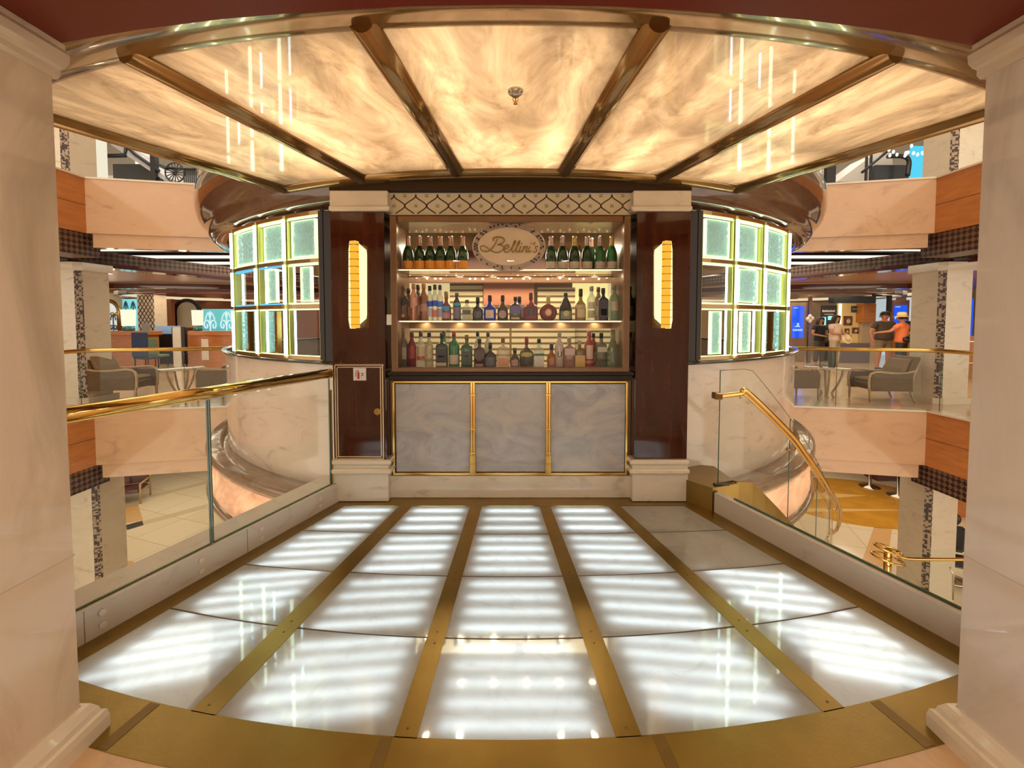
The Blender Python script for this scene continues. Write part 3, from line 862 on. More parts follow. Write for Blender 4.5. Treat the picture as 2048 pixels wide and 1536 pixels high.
for k in range(6):
    xk = ox0 + (ox1 - ox0) * (k + .5) / 6
    area('case_light', (xk, YW + .2, oz1 - .012), (.05, .05), 1.3, (1, .82, .55))
    for z in (ZM, ZT): area('case_light', (xk, CB - .08, z - .02), (.05, .03), .8, (1, .85, .6))

# bar interior seen through the bottles
inr = struct('wall_back', 'bar interior behind the bottles')
def irect(name, m, x0, y0, x1, y1, Y, d=.03, par=inr):
    mb = MB(); prect(mb, x0, y0, x1, y1, Y, d); return mb.build(name, m, par)
YI = 6.3
stripe = tilemat('louvre_panel', (.95, .80, .50), (.85, .72, .45), (.25, .14, .05), 4, .085, .016, .3, axis='xz')
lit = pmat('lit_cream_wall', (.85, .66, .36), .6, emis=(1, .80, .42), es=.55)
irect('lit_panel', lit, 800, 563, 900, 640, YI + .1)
irect('louvre', stripe, 900, 560, 966, 735, YI)
irect('terracotta_panel', pmat('terracotta', (.62, .24, .13), .5), 967, 566, 1068, 610, YI - .05)
irect('louvre', stripe, 966, 610, 1075, 735, YI)
irect('louvre', stripe, 1075, 575, 1150, 735, YI)
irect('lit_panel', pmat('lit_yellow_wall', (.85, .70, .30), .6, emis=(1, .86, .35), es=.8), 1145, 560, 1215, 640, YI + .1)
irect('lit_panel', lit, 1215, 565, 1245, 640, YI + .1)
irect('louvre', stripe, 800, 640, 900, 735, YI + .1)
irect('louvre', stripe, 1150, 640, 1245, 735, YI + .1)
irect('upper_panel', pmat('interior_maroon', (.16, .055, .03), .4), 790, 440, 1255, 566, YI - .2)
mb = MB(); a, b, z0, z1 = rect(790, 470, 1255, 474, YI - .25); mb.box(a, b, YI - .26, YI - .22, z0, z1); mb.build('rail', M['caseframe'], inr)
area('bar_interior_fill', (0, 5.5, 2.5), (2.5, .6), 50, (1, .85, .6))  # unseen lamp added to brighten the backdrop behind the bottles
il = thing('string_lights', 'row of small warm ceiling lights seen above the middle bottles', 'lights', tuple(at(CXP, 560, YI - .5)))
mb = MB(); a, b, z0, z1 = rect(795, 549, 1245, 564, YI - .6); mb.box(a, b, YI - .6, YI - .55, z0, z1); mb.build('batten', pmat('batten_brown', (.30, .16, .09), .4), il)
mb = MB()
for k in range(34):
    p = at(820 + k * 11.9 + random.uniform(-3, 3), 555 + random.uniform(-4, 3), YI - .62); mb.ball(p, .014, .01, .014, 0, 8)
mb2 = MB()
for sx_ in (-1, 1):
    mb2 = MB(); mb2.box(sx_ * .9 - .01, sx_ * .9 + .01, YI - .59, YI - .57, z1, 2.58); mb2.build('rod', M['caseframe'], il)
b_ = tag(mb.build('bulb', emit('small_bulb', (1, .84, .5), 4), il), kind='stuff')

# ---- bottles
def gmat(name, col, k=.35, rough=.05):
    """coloured glass: tinted see-through mixed with glossy body colour"""
    m, nt, out = nodemat(name)
    b = nt.nodes.new('ShaderNodeBsdfPrincipled'); b.inputs['Base Color'].default_value = (*col, 1); b.inputs['Roughness'].default_value = rough
    b.inputs['Coat Weight'].default_value = 1; b.inputs['Coat Roughness'].default_value = .03
    t = nt.nodes.new('ShaderNodeBsdfTransparent'); t.inputs[0].default_value = (*[min(1, c ** .45 + .02) for c in col], 1)
    mx = nt.nodes.new('ShaderNodeMixShader'); mx.inputs[0].default_value = k
    nt.links.new(t.outputs[0], mx.inputs[1]); nt.links.new(b.outputs[0], mx.inputs[2]); nt.links.new(mx.outputs[0], out.inputs[0])
    return m
_pm = {}
def pm(col, rough=.4, metal=0.0):
    k = (tuple(col), rough, metal)
    if k not in _pm: _pm[k] = pmat('label_or_cap_%d' % len(_pm), col, rough, metal, noise=.10, nscale=40)
    return _pm[k]
_gm = {}
def gm(col, k=.35):
    kk = (tuple(col), k)
    if kk not in _gm: _gm[kk] = gmat('bottle_glass_%d' % len(_gm), col, k)
    return _gm[kk]
K = (.012, .012, .014); CR = (.78, .64, .46); WH = (.82, .78, .70); GD = (.70, .42, .10); AM = (.22, .07, .015); CLR = (.75, .78, .72); RD = (.35, .03, .02)
DG = (.01, .05, .015); SIL = (.6, .58, .54); OR = (.90, .32, .02); CP = (.62, .34, .22)
def bottle(kind, px, wpx, ytop, zbase, ydep, gcol, lab, cap, gk=.45, label_txt='', group=None, name='spirit_bottle', neckcol=None, extra=None, depth=1.0):
    base = at(px, 600, ydep); x = base.x
    mpp = ydep / FPX
    r = wpx * mpp / 2
    h = at(CXP, ytop, ydep).z - zbase
    t = thing(name, label_txt, 'bottle', (x, ydep, zbase), 0, group)
    c = (x, ydep, zbase + .0005); sq = 0.0; sy = depth
    nr = min(.016, r * .42)
    if kind == 'champ':
        body = [(0, .004), (r * .94, 0), (r, .008), (r, h * .42), (r * .93, h * .52), (r * .70, h * .64), (r * .46, h * .72), (r * .38, h * .78), (r * .34, h * .94), (r * .40, h * .945), (r * .40, h * .96)]
        nz0, nz1 = h * .70, h
    elif kind == 'tall':
        body = [(0, .004), (r * .94, 0), (r, .006), (r, h * .60), (r * .92, h * .66), (nr * 1.3, h * .76), (nr, h * .80), (nr, h * .93)]; nz0, nz1 = h * .86, h
    elif kind == 'square':
        sq = .85; body = [(0, .004), (r * .94, 0), (r, .005), (r, h * .60), (r * .9, h * .66), (nr * 1.3, h * .72), (nr, h * .76), (nr, h * .92)]; nz0, nz1 = h * .84, h
    elif kind == 'slope':
        body = [(0, .004), (r * .95, 0), (r, .006), (r * .96, h * .40), (r * .75, h * .60), (nr * 1.2, h * .82), (nr, h * .92)]; nz0, nz1 = h * .86, h
    elif kind == 'squat':
        body = [(0, .004), (r * .9, 0), (r, .010), (r, h * .42), (r * .88, h * .52), (r * .5, h * .60), (nr, h * .65), (nr, h * .84)]; nz0, nz1 = h * .76, h
    elif kind == 'disc':
        body = [(0, .004), (r * .5, 0), (r * .8, h * .10), (r, h * .33), (r * .92, h * .48), (r * .6, h * .60), (nr * 1.1, h * .66), (nr, h * .82)]; nz0, nz1 = h * .66, h; sy = .42
    elif kind == 'jug':
        body = [(0, .004), (r * .95, 0), (r, .02), (r * .96, h * .35), (r * .62, h * .58), (r * .30, h * .72), (nr * 1.2, h * .82), (nr * 1.2, h * .95)]; nz0, nz1 = h * .93, h
    if kind in ('squat', 'jug') : sy = min(sy, .8)
    mb = MB(); mb.lathe(c, body, 0, 18, True, sq, 1, sy); mb.build('glass_body', gm(gcol, gk), t)
    if cap is not None:
        rn = (r * .42 if kind == 'champ' else nr * 1.15)
        if kind == 'champ':
            mb = MB(); mb.lathe(c, [(r * .49, h * .705), (rn * 1.0, h * .76), (rn * .86, h * .93), (rn * 1.05, h * .945), (rn * .98, h * .985), (rn * .6, h), (0, h)], 0, 14)
            mb.build('foil', pm(cap, .3, .5), t)
        else:
            mb = MB(); mb.lathe(c, [(0, nz0), (rn, nz0), (rn, nz1 - .003), (rn * .8, nz1), (0, nz1)], 0, 12); mb.build('cap', pm(cap, .3), t)
    if neckcol is not None:
        mb = MB(); mb.lathe(c, [(nr * 1.12, h * .77), (nr * 1.12, nz0)], 0, 12); mb.build('neck_sleeve', pm(neckcol, .3, .3), t)
    for L in lab:                        # (z0, z1, colour, halfwidth fraction, [shape])
        z0, z1, col, wf = L[:4]
        mb = MB(); shape = L[4] if len(L) > 4 else 'r'
        vs = []; fs = []; n_ = 9
        for i in range(n_):
            u = -1 + 2 * i / (n_ - 1)
            if sq: xx = u * r * wf; yy = -r * 1.0 * sy - .0012 ; 
            else: a = asin(min(.98, wf)) * u; rr = r * 1.012; xx = rr * sin(a); yy = -rr * cos(a) * sy - .0006
            zlo, zhi = z0 * h, z1 * h
            if shape == 'o':
                m_ = (zlo + zhi) / 2; e = (zhi - zlo) / 2 * sqrt(max(.02, 1 - u * u)); zlo, zhi = m_ - e, m_ + e
            if shape == 's': zlo += u * .018; zhi += u * .018
            vs += [(c[0] + xx, c[1] + yy, c[2] + zlo), (c[0] + xx, c[1] + yy, c[2] + zhi)]
        for i in range(n_ - 1): fs.append([2 * i, 2 * i + 2, 2 * i + 3, 2 * i + 1])
        mb.add(vs, fs, 0, not sq); mb.build('label', pm(col), t)
    return t

def zx(v): return 760 + v / 3.938
def zy(v): return 370 + v / 3.938
YB = 4.03
ordn = ['first', 'second', 'third', 'fourth', 'fifth', 'sixth', 'seventh']
for i, x in enumerate((225, 315, 398, 478, 560, 655)):
    bottle('champ', zx(x), 21.5, zy(403), ZT, YB, DG, [(.06, .29, OR, .93)], CP, .93, ['leftmost orange-label champagne bottle on the top shelf', 'second orange-label champagne bottle from the left on the top shelf', 'third orange-label champagne bottle from the left on the top shelf', 'fourth orange-label champagne bottle from the left on the top shelf', 'fifth orange-label champagne bottle from the left on the top shelf', 'orange-label champagne bottle nearest the oval sign on the top shelf'][i], 'orange-label champagne bottles', 'champagne_bottle')
for i, x in enumerate((1345, 1435, 1530, 1628, 1730, 1822)):
    foil = (.66, .42, .12) if i in (2, 5) else (.60, .40, .34)
    bottle('champ', zx(x), 21.5, zy(403), ZT, YB, DG if i < 4 else (.02, .14, .04), [(.075, .265, (.62, .50, .38), .93), (.14, .15, (.45, .1, .06), .93)], foil, .93, ['cream-label champagne bottle nearest the oval sign on the top shelf', 'second cream-label champagne bottle right of the oval sign, pink foil', 'cream-label champagne bottle with gold foil, third right of the oval sign', 'fourth cream-label champagne bottle right of the oval sign, pink foil', 'greener cream-label champagne bottle, second from the right end of the top shelf', 'rightmost champagne bottle on the top shelf, gold foil and cream label'][i], 'cream-label champagne bottles', 'champagne_bottle')

mid = [  # kind, x, width, top, glass, labels, cap, opacity, description
 ('tall', 180, 21, 795, (.30, .13, .04), [(.42, .62, K, .9, 's'), (.10, .18, CP, .5)], (.05, .03, .02), .5, 'amber whisky bottle with slanted black label at the left end of the middle shelf'),
 ('tall', 266, 17, 778, (.70, .32, .24), [(.36, .60, (.80, .40, .34), .9, 's')], CP, .45, 'rose spirit bottle with slanted pink label on the middle shelf'),
 ('tall', 345, 18, 778, (.32, .12, .08), [(.25, .45, (.55, .30, .28), .9)], (.60, .24, .05), .5, 'bottle with gold neck foil on the left of the middle shelf'),
 ('tall', 393, 14, 795, CLR, [(.40, .56, (.02, .10, .75), .95), (.12, .36, (.60, .62, .75), .9)], K, .35, 'leftmost clear vodka bottle with bright blue band and black cap'),
 ('tall', 433, 14, 785, CLR, [(.40, .56, (.03, .08, .70), .95), (.10, .30, (.70, .22, .16), .9)], K, .35, 'middle clear vodka bottle with blue band, between two similar bottles'),
 ('tall', 473, 14, 788, CLR, [(.38, .54, (.06, .20, .80), .95), (.10, .34, (.40, .40, .55), .9)], K, .35, 'third clear vodka bottle with blue band, left of the red-brown bottle'),
 ('squat', 522, 19, 840, (.25, .04, .03), [(.34, .50, (.05, .35, .80), .7), (.08, .28, (.45, .25, .35), .8)], (.3, .2, .05), .6, 'red-brown bottle with light blue shoulder label on the middle shelf'),
 ('tall', 606, 16, 850, (.05, .04, .06), [(.52, .64, (.02, .45, .60), .9, 'o'), (.08, .48, (.22, .20, .30), .9)], (.16, .08, .06), .8, 'slim dark patterned bottle with turquoise shoulder band'),
 ('square', 686, 20, 905, CLR, [(.06, .28, (.55, .52, .34), .8), (.30, .52, (.10, .11, .05), .8)], (.10, .06, .03), .35, 'clear square bottle with dark green and cream labels on the middle shelf'),
 ('squat', 770, 21, 885, (.02, .02, .025), [(.12, .42, (.12, .12, .14), .75, 'o')], K, .92, 'squat black bottle with dark round label left of the blue bottle'),
 ('squat', 865, 25, 868, (.03, .04, .55), [(.10, .42, (.72, .60, .52), .62)], K, .55, 'royal blue bottle with cream square label on the middle shelf'),
 ('squat', 966, 21, 868, (.08, .035, .02), [(.10, .40, (.50, .34, .32), .72, 'o')], K, .75, 'dark amber bottle with round pinkish label right of the royal blue bottle'),
 ('square', 1066, 23, 880, (.07, .03, .025), [(.30, .62, (.14, .12, .30), .85), (.06, .14, (.60, .46, .26), .7)], K, .85, 'dark square bottle with purple label below the terracotta panel'),
 ('squat', 1188, 29, 850, (.30, .06, .08), [(.16, .44, (.09, .05, .08), .6)], (.10, .05, .03), .5, 'broad clear decanter of dark red spirit left of the round red bottle'),
 ('disc', 1325, 36, 872, (.20, .012, .012), [(.18, .48, (.75, .28, .12), .36, 'o'), (.23, .43, (.80, .62, .44), .24, 'o')], (.60, .44, .20), .9, 'round flat red bottle with orange medallion on the middle shelf'),
 ('slope', 1462, 27, 850, K, [(.06, .34, (.26, .26, .24), .8), (.16, .36, (.60, .50, .18), .45, 'o')], K, .95, 'black bell-shaped bottle with silver label and gold oval'),
 ('squat', 1580, 22, 818, (.30, .16, .06), [(.38, .50, (.60, .46, .28), .85), (.10, .36, (.66, .54, .34), .7)], K, .6, 'amber bottle with two cream labels and black pointed stopper'),
 ('tall', 1665, 19, 798, CLR, [(.34, .54, (.68, .62, .48), .8), (.08, .30, (.56, .48, .32), .8)], (.35, .42, .36), .35, 'clear bottle with two cream labels and pale green neck'),
 ('square', 1757, 20, 812, (.05, .045, .09), [(.10, .62, (.045, .04, .09), .9), (.16, .36, (.72, .56, .40), .6)], K, .9, 'navy square bottle with small cream label near the right end of the middle shelf'),
 ('tall', 1845, 21, 790, (.36, .50, .38), [(.28, .54, (.68, .56, .42), .75)], (.18, .26, .20), .4, 'tall pale green bottle with cream label at the right end of the middle shelf'),
]
for k, x, wd, top, gc, lab, cap, gk, d in mid:
    bottle(k, zx(x), wd, zy(top), ZM, YB, gc, lab, cap, gk, d, 'bottles on the middle shelf')
low = [
 ('tall', 179, 19, 1130, (.18, .14, .12), [(.22, .52, (.44, .34, .28), .8)], (.30, .26, .22), .6, 'grey bottle with cream label at the left end of the bottom shelf'),
 ('tall', 248, 17, 1160, (.26, .02, .03), [(.26, .60, (.38, .05, .05), .85)], (.12, .05, .04), .85, 'deep red bottle with red label on the bottom shelf'),
 ('tall', 319, 18, 1155, CLR, [(.32, .60, (.70, .60, .42), .9), (.22, .32, (.60, .10, .08), .9)], (.10, .05, .04), .4, 'clear bottle with cream label and red band, third on the bottom shelf'),
 ('tall', 385, 16, 1160, (.60, .58, .45), [(.28, .62, (.68, .60, .44), .9)], K, .4, 'bottle with plain cream label beside the red-banded one on the bottom shelf'),
 ('square', 486, 24, 1165, (.02, .05, .02), [(.06, .16, (.62, .46, .34), .85), (.18, .56, (.03, .015, .015), .9), (.30, .36, (.35, .18, .14), .5)], K, .85, 'dark square bottle with black label and tan strip below green shoulders'),
 ('tall', 581, 22, 1155, (.04, .22, .08), [(.10, .36, (.66, .56, .42), .85)], RD, .6, 'green bottle with cream label and red cap on the bottom shelf'),
 ('square', 682, 22, 1180, (.03, .12, .05), [(.10, .50, (.045, .06, .04), .9), (.34, .38, SIL, .3, 'o')], (.22, .12, .06), .7, 'dark green square bottle with black label and small silver dot'),
 ('square', 783, 22, 1210, (.05, .025, .02), [(.06, .14, (.50, .24, .20), .7), (.24, .62, (.12, .06, .05), .7, 'o')], K, .9, 'dark brown bottle with oval brown label and black cap'),
 ('squat', 868, 25, 1240, K, [(.08, .40, (.16, .16, .17), .8)], K, .95, 'squat black bottle with grey label on the bottom shelf'),
 ('square', 968, 25, 1205, (.70, .62, .50), [(.08, .34, (.72, .32, .18), .85)], (.30, .10, .06), .35, 'clear square decanter with salmon orange label'),
 ('squat', 1062, 18, 1283, (.03, .02, .02), [(.08, .40, (.58, .36, .32), .75)], (.03, .06, .03), .95, 'small dark bottle with pink square label in the middle of the bottom shelf'),
 ('squat', 1155, 29, 1193, (.12, .09, .03), [(.36, .50, (.55, .50, .16), .8, 'o'), (.10, .34, (.07, .04, .03), .85)], RD, .6, 'oval flask with yellow-green top label and red cap'),
 ('square', 1253, 21, 1212, (.72, .76, .70), [(.06, .42, (.76, .72, .66), .9), (.42, .50, (.02, .16, .09), .9)], K, .35, 'clear bottle with white label and green band on the bottom shelf'),
 ('squat', 1352, 18, 1250, (.42, .14, .03), [(.10, .40, (.60, .26, .06), .6), (.08, .16, (.16, .08, .45), .8)], K, .6, 'small orange liqueur bottle left of the frosted bottle'),
 ('tall', 1414, 18, 1160, (.62, .50, .45), [], (.40, .33, .32), .95, 'tall frosted pinkish bottle with a large black letter U'),
 ('square', 1492, 22, 1200, (.42, .22, .20), [(.42, .64, (.66, .50, .46), .9)], (.35, .32, .32), .6, 'pinkish brown bottle with pale pink upper label'),
 ('square', 1573, 21, 1225, (.30, .18, .06), [(.04, .46, (.72, .48, .14), .93)], (.45, .40, .34), .6, 'square bottle with honey yellow label on the bottom shelf'),
 ('tall', 1649, 19, 1150, (.45, .05, .02), [(.24, .62, (.78, .58, .48), .7), (.12, .20, (.66, .22, .16), .85)], (.50, .10, .05), .85, 'tall red bottle with white picture label'),
 ('square', 1745, 22, 1165, (.20, .20, .16), [(.46, .60, (.70, .66, .54), .85)], K, .5, 'smoky bottle with white upper label and black pourer'),
 ('jug', 1838, 27, 1125, (.30, .38, .30), [], None, .42, 'large pale grey-green jug bottle at the right end of the bottom shelf'),
]
for k, x, wd, top, gc, lab, cap, gk, d in low:
    b = bottle(k, zx(x), wd, zy(top), ZB, YB, gc, lab, cap, gk, d, 'bottles on the bottom shelf')
    if 'letter U' in d:
        mb = MB(); c = b.location; hh = .36
        pts = [(c.x - .016, .172), (c.x - .016, .14)] + [(c.x - .016 * cos(pi * i / 8), .14 - .018 * sin(pi * i / 8)) for i in range(1, 9)] + [(c.x + .016, .172)]
        rr = 18 * YB / FPX / 2
        vs = []; 
        for i in range(len(pts)):
            p = pts[i]; q0 = pts[max(0, i - 1)]; q1 = pts[min(len(pts) - 1, i + 1)]
            d_ = Vector((q1[0] - q0[0], q1[1] - q0[1])); d_.normalize(); nn_ = (-d_.y * .0035, d_.x * .0035)
            for s in (1, -1):
                X_ = p[0] + s * nn_[0] - c.x; Z_ = p[1] + s * nn_[1]
                vs.append((c.x + X_, c.y - sqrt(max(1e-6, (rr * 1.03) ** 2 - X_ * X_)), c.z + Z_ - .02))
        mb.add(vs, [[2 * i, 2 * i + 1, 2 * i + 3, 2 * i + 2] for i in range(len(pts) - 1)]); mb.build('letter', M['black'], b)
# second row, partly hidden
back = [
 ('tall', 300, 15, 785, (.10, .05, .03), (.08, .03, .02), ZM, 'brown-capped bottle standing behind the rose and gold-necked bottles'),
 ('tall', 225, 15, 815, (.10, .08, .05), (.05, .02, .04), ZM, 'dark bottle standing behind between the first two middle-shelf bottles'),
 ('tall', 1719, 15, 805, (.20, .12, .08), (.14, .06, .04), ZM, 'thin brown bottle behind, left of the navy square bottle'),
 ('squat', 1098, 20, 878, (.12, .08, .20), K, ZM, 'dark capped bottle standing behind the purple-label bottle'),
 ('tall', 1890, 14, 800, (.06, .10, .08), K, ZM, 'dark bottle squeezed behind the right end of the middle shelf'),
 ('tall', 500, 16, 1150, (.04, .20, .06), K, ZB, 'green-shouldered bottle behind the black-label square bottle'),
 ('tall', 768, 14, 1155, (.60, .60, .50), K, ZB, 'clear slim bottle behind the dark brown oval-label bottle'),
 ('tall', 850, 15, 1158, (.62, .60, .50), (.08, .05, .03), ZB, 'clear bottle behind the squat black bottle on the bottom shelf'),
 ('tall', 1683, 15, 1165, (.35, .06, .04), K, ZB, 'black-capped bottle behind the tall red bottle'),
 ('tall', 1882, 15, 1160, (.5, .5, .4), (.24, .10, .05), ZB, 'cork-topped clear bottle behind the large jug bottle'),
 ('tall', 1655, 14, 1, DG, (.55, .38, .3), ZT, 'champagne bottle standing behind the fourth and fifth cream-label bottles'),
]
for k, x, wd, top, gc, cap, zb, d in back:
    if zb == ZT: bottle('champ', zx(1662), 20, zy(415), ZT, YB + .13, gc, [], cap, .93, d, 'cream-label champagne bottles', 'champagne_bottle'); continue
    bottle(k, zx(x), wd, zy(top), zb, YB + .13, gc, [(.15, .42, (.5, .42, .3), .8)], cap, .5, d, 'bottles standing in the second row')

# ---- oval sign
YS = YP + .06
sn = thing('oval_sign', 'oval cream sign with mosaic rim and gold script lettering hanging before the top shelf', 'sign', tuple(at(zx(1015), zy(485), YS)))
c = at(zx(1015), zy(486), YS)
rx = 283 / 3.938 * YS / FPX; rz = 190 / 3.938 * YS / FPX
def ell(rx_, rz_, y0, y1, n_=56): return [(c.x + rx_ * cos(2 * pi * i / n_), c.z + rz_ * sin(2 * pi * i / n_)) for i in range(n_)]
mb = MB(); mb.wallprism(ell(rx * .97, rz * .96, 0, 0), YS - .004, YS + .02); mb.build('backboard', pmat('sign_back', (.45, .33, .26), .4), sn)
mb = MB(); mb.wallprism(ell(rx * .85, rz * .77, 0, 0), YS - .012, YS - .003); mb.build('face', pmat('sign_cream', (.74, .56, .38), .4), sn)
mb = MB(); mb.tube([(c.x + rx * .985 * cos(2 * pi * i / 64), YS + .004, c.z + rz * .975 * sin(2 * pi * i / 64)) for i in range(64)], .009, 0, 6, closed=True)
mb.build('edge_bead', pmat('sign_bead', (.55, .42, .36), .3), sn)
mb = MB()
dk = []
for ring in (0, 1):
    n_ = 50 - ring * 6
    for i in range(n_):
        u = 2 * pi * (i + .5 * ring) / n_; f = .945 - ring * .058; g_ = .925 - ring * .082
        x_, z_ = c.x + rx * f * cos(u), c.z + rz * g_ * sin(u); s_ = .0078
        mb.box(x_ - s_, x_ + s_, YS - .009, YS - .003, z_ - s_, z_ + s_, 0 if ((i + ring) % 2 == 0) != (random.random() < .22) else (1 if random.random() < .7 else 2))
mb.build('mosaic_rim', [pmat('tessera_dark', (.05, .018, .03), .25), pmat('tessera_pink', (.55, .38, .32), .25), pmat('tessera_tan', (.50, .36, .16), .25)], sn)
strokes = [
 ([(893, 440), (892, 420), (915, 410), (945, 410), (972, 420), (978, 440), (958, 460), (925, 470), (955, 474), (972, 490), (966, 512), (940, 528), (905, 530), (872, 516), (840, 492), (812, 478), (792, 486), (796, 510), (822, 524), (855, 520), (880, 500), (905, 465), (925, 425)], 'B'),
 ([(982, 508), (1008, 494), (1014, 476), (998, 472), (980, 494), (978, 518), (992, 530), (1014, 522), (1030, 506)], 'e'),
 ([(1030, 506), (1056, 470), (1068, 446), (1060, 442), (1046, 480), (1038, 518), (1048, 530), (1064, 514)], 'l'),
 ([(1064, 514), (1090, 470), (1102, 446), (1094, 442), (1080, 480), (1072, 518), (1082, 530), (1096, 514)], 'l'),
 ([(1110, 484), (1098, 516), (1104, 530), (1120, 516)], 'i'), ([(1115, 464), (1120, 459)], '.'),
 ([(1136, 482), (1120, 530)], 'n'), ([(1124, 516), (1144, 488), (1158, 482), (1160, 492), (1148, 520), (1154, 530), (1168, 518)], 'n'),
 ([(1182, 484), (1170, 516), (1176, 530), (1192, 516)], 'i'), ([(1188, 464), (1193, 459)], '.'),
 ([(1222, 450), (1210, 474)], "'"),
 ([(1246, 488), (1234, 480), (1222, 490), (1230, 504), (1234, 518), (1222, 530), (1204, 524)], 's')]
for pts, ch in strokes:
    mb = MB(); P3 = [at(zx(a), zy(b), YS - .016) for a, b in pts]
    P3 = [Vector((p.x, YS - .015, p.z)) for p in P3]
    if len(P3) > 2: P3 = smooth_path(P3, 5)
    mb.tube(P3, .0105 if ch == 'B' else .009, 0, 8, .005); mb.build('letter', pmat('gold_lettering', (.34, .21, .05), .35, .4) if 'gold_lettering' not in bpy.data.materials else bpy.data.materials['gold_lettering'], sn)
mb = MB()
for dx in (-.12, .12): mb.tube([(c.x + dx, YS + .01, c.z + rz * .8), (c.x + dx, YS + .01, oz1)], .0015, 0, 6)
mb.build('hanging_wire', M['chrome'], sn)
# ------------------------------------------------------------------ the round bar's drum, crown, ledge and bowl
RD_ = 4.61; RL = 4.86; RW = 4.63
APIL = ang(at(1376, 800, YP + .25))       # drum starts behind the pilasters
FULL0, FULL1 = APIL, 2 * pi - APIL
def ring(name, prof, mt, label, a0=None, a1=None, n=96, close=False):
    mb = MB(); mb.rev(prof, FULL0 if a0 is None else a0, FULL1 if a1 is None else a1, n, close=close)
    return tag(mb.build(name, mt), label, None, None, 'structure')
zs = oncyl(1500, 715, RD_).z
ring('wall_drum', [(RD_, 0), (RD_, zs - .03)], M['drum'], 'pale marble drum wall of the round bar', close=False)
ring('trim_4', [(RD_ - .05, zs + .0), (RD_ + .045, zs), (RD_ + .055, zs - .012), (RD_ + .045, zs - .03), (RD_ - .05, zs - .03)], pmat('dark_green_sill', (.016, .022, .014), .08, 0, .8), 'dark polished sill below the bar windows', close=True)
ring('trim_5', [(RD_ - .1, .0), (RL - .03, .0), (RL, -.02), (RL + .01, -.06), (RL - .02, -.13), (RD_ - .1, -.13)], M['ledge'], 'taupe marble ledge around the foot of the drum', FULL0 - .12, FULL1 + .12, close=True)
ring('trim_6', [(RL - .05, -.53), (RL - .0, -.55), (RL + .01, -.60), (RL - .04, -.66), (RL - .2, -.68)], M['ledge'], 'taupe marble band under the lit alabaster bowl', FULL0 - .2, FULL1 + .2)
ring('wall_bowl', [(RL - .03, -.13), (RL - .045, -.25), (RL - .05, -.40), (RL - .04, -.54)], M['bowl'], 'glowing alabaster bowl band below the ledge', FULL0 - .2, FULL1 + .2)
ring('wall_under', [(RL - .18, -.68), (RL - .2, -4.2)], M['drum'], 'marble drum below the platform', FULL0 - .35, FULL1 + .35)
for k in range(-12, 13):
    if abs(k) < 3: continue
    a = k * .105
    p = pol(RL - .42, a, -.32)
    area('bowl_lamp', p, (.45, .28), 2.7 * random.uniform(.6, 1.4), (1, .72, .48), (-pi / 2, 0, a), 175)
# crown cornice
ring('trim_7', [(4.56, 2.655), (4.65, 2.66), (4.70, 2.68), (4.76, 2.72), (4.77, 2.80), (4.80, 2.84), (4.86, 2.90), (4.90, 3.00), (4.915, 3.12), (4.90, 3.24), (4.86, 3.30)], M['brownm'], 'flaring polished brown marble crown above the bar windows', APIL - .02, 2 * pi - APIL + .02, 120)
ring('wall_crown', [(4.86, 3.30), (4.86, 6.0)], M['fascia'], 'pink marble drum above the crown', APIL - .35, 2 * pi - APIL + .35, 96)
for i, z in enumerate((2.70, 2.845)):
    ring('trim_%d' % (20 + i), [(4.755 - .06 + .08 * i, z - .012), (4.775 - .06 + .08 * i, z), (4.755 - .06 + .08 * i, z + .012)], M['olive'], 'thin gilt bead around the crown', APIL - .02, 2 * pi - APIL + .02)
# interior of the bar: floor, ceiling, back counter
mb = MB(); mb.lathe((0, CY, 2.58), [(0, 0), (4.40, 0), (4.40, .05), (0, .05)], 0, 64); tag(mb.build('ceiling', pmat('bar_ceiling', (.34, .20, .11), .5)), 'bar interior ceiling', None, None, 'structure')
mb = MB(); mb.lathe((0, CY, -.02), [(0, 0), (4.40, 0), (4.40, .04), (0, .04)], 0, 64); tag(mb.build('floor', pmat('bar_floor', (.30, .2, .12), .4)), 'bar interior floor', None, None, 'structure')

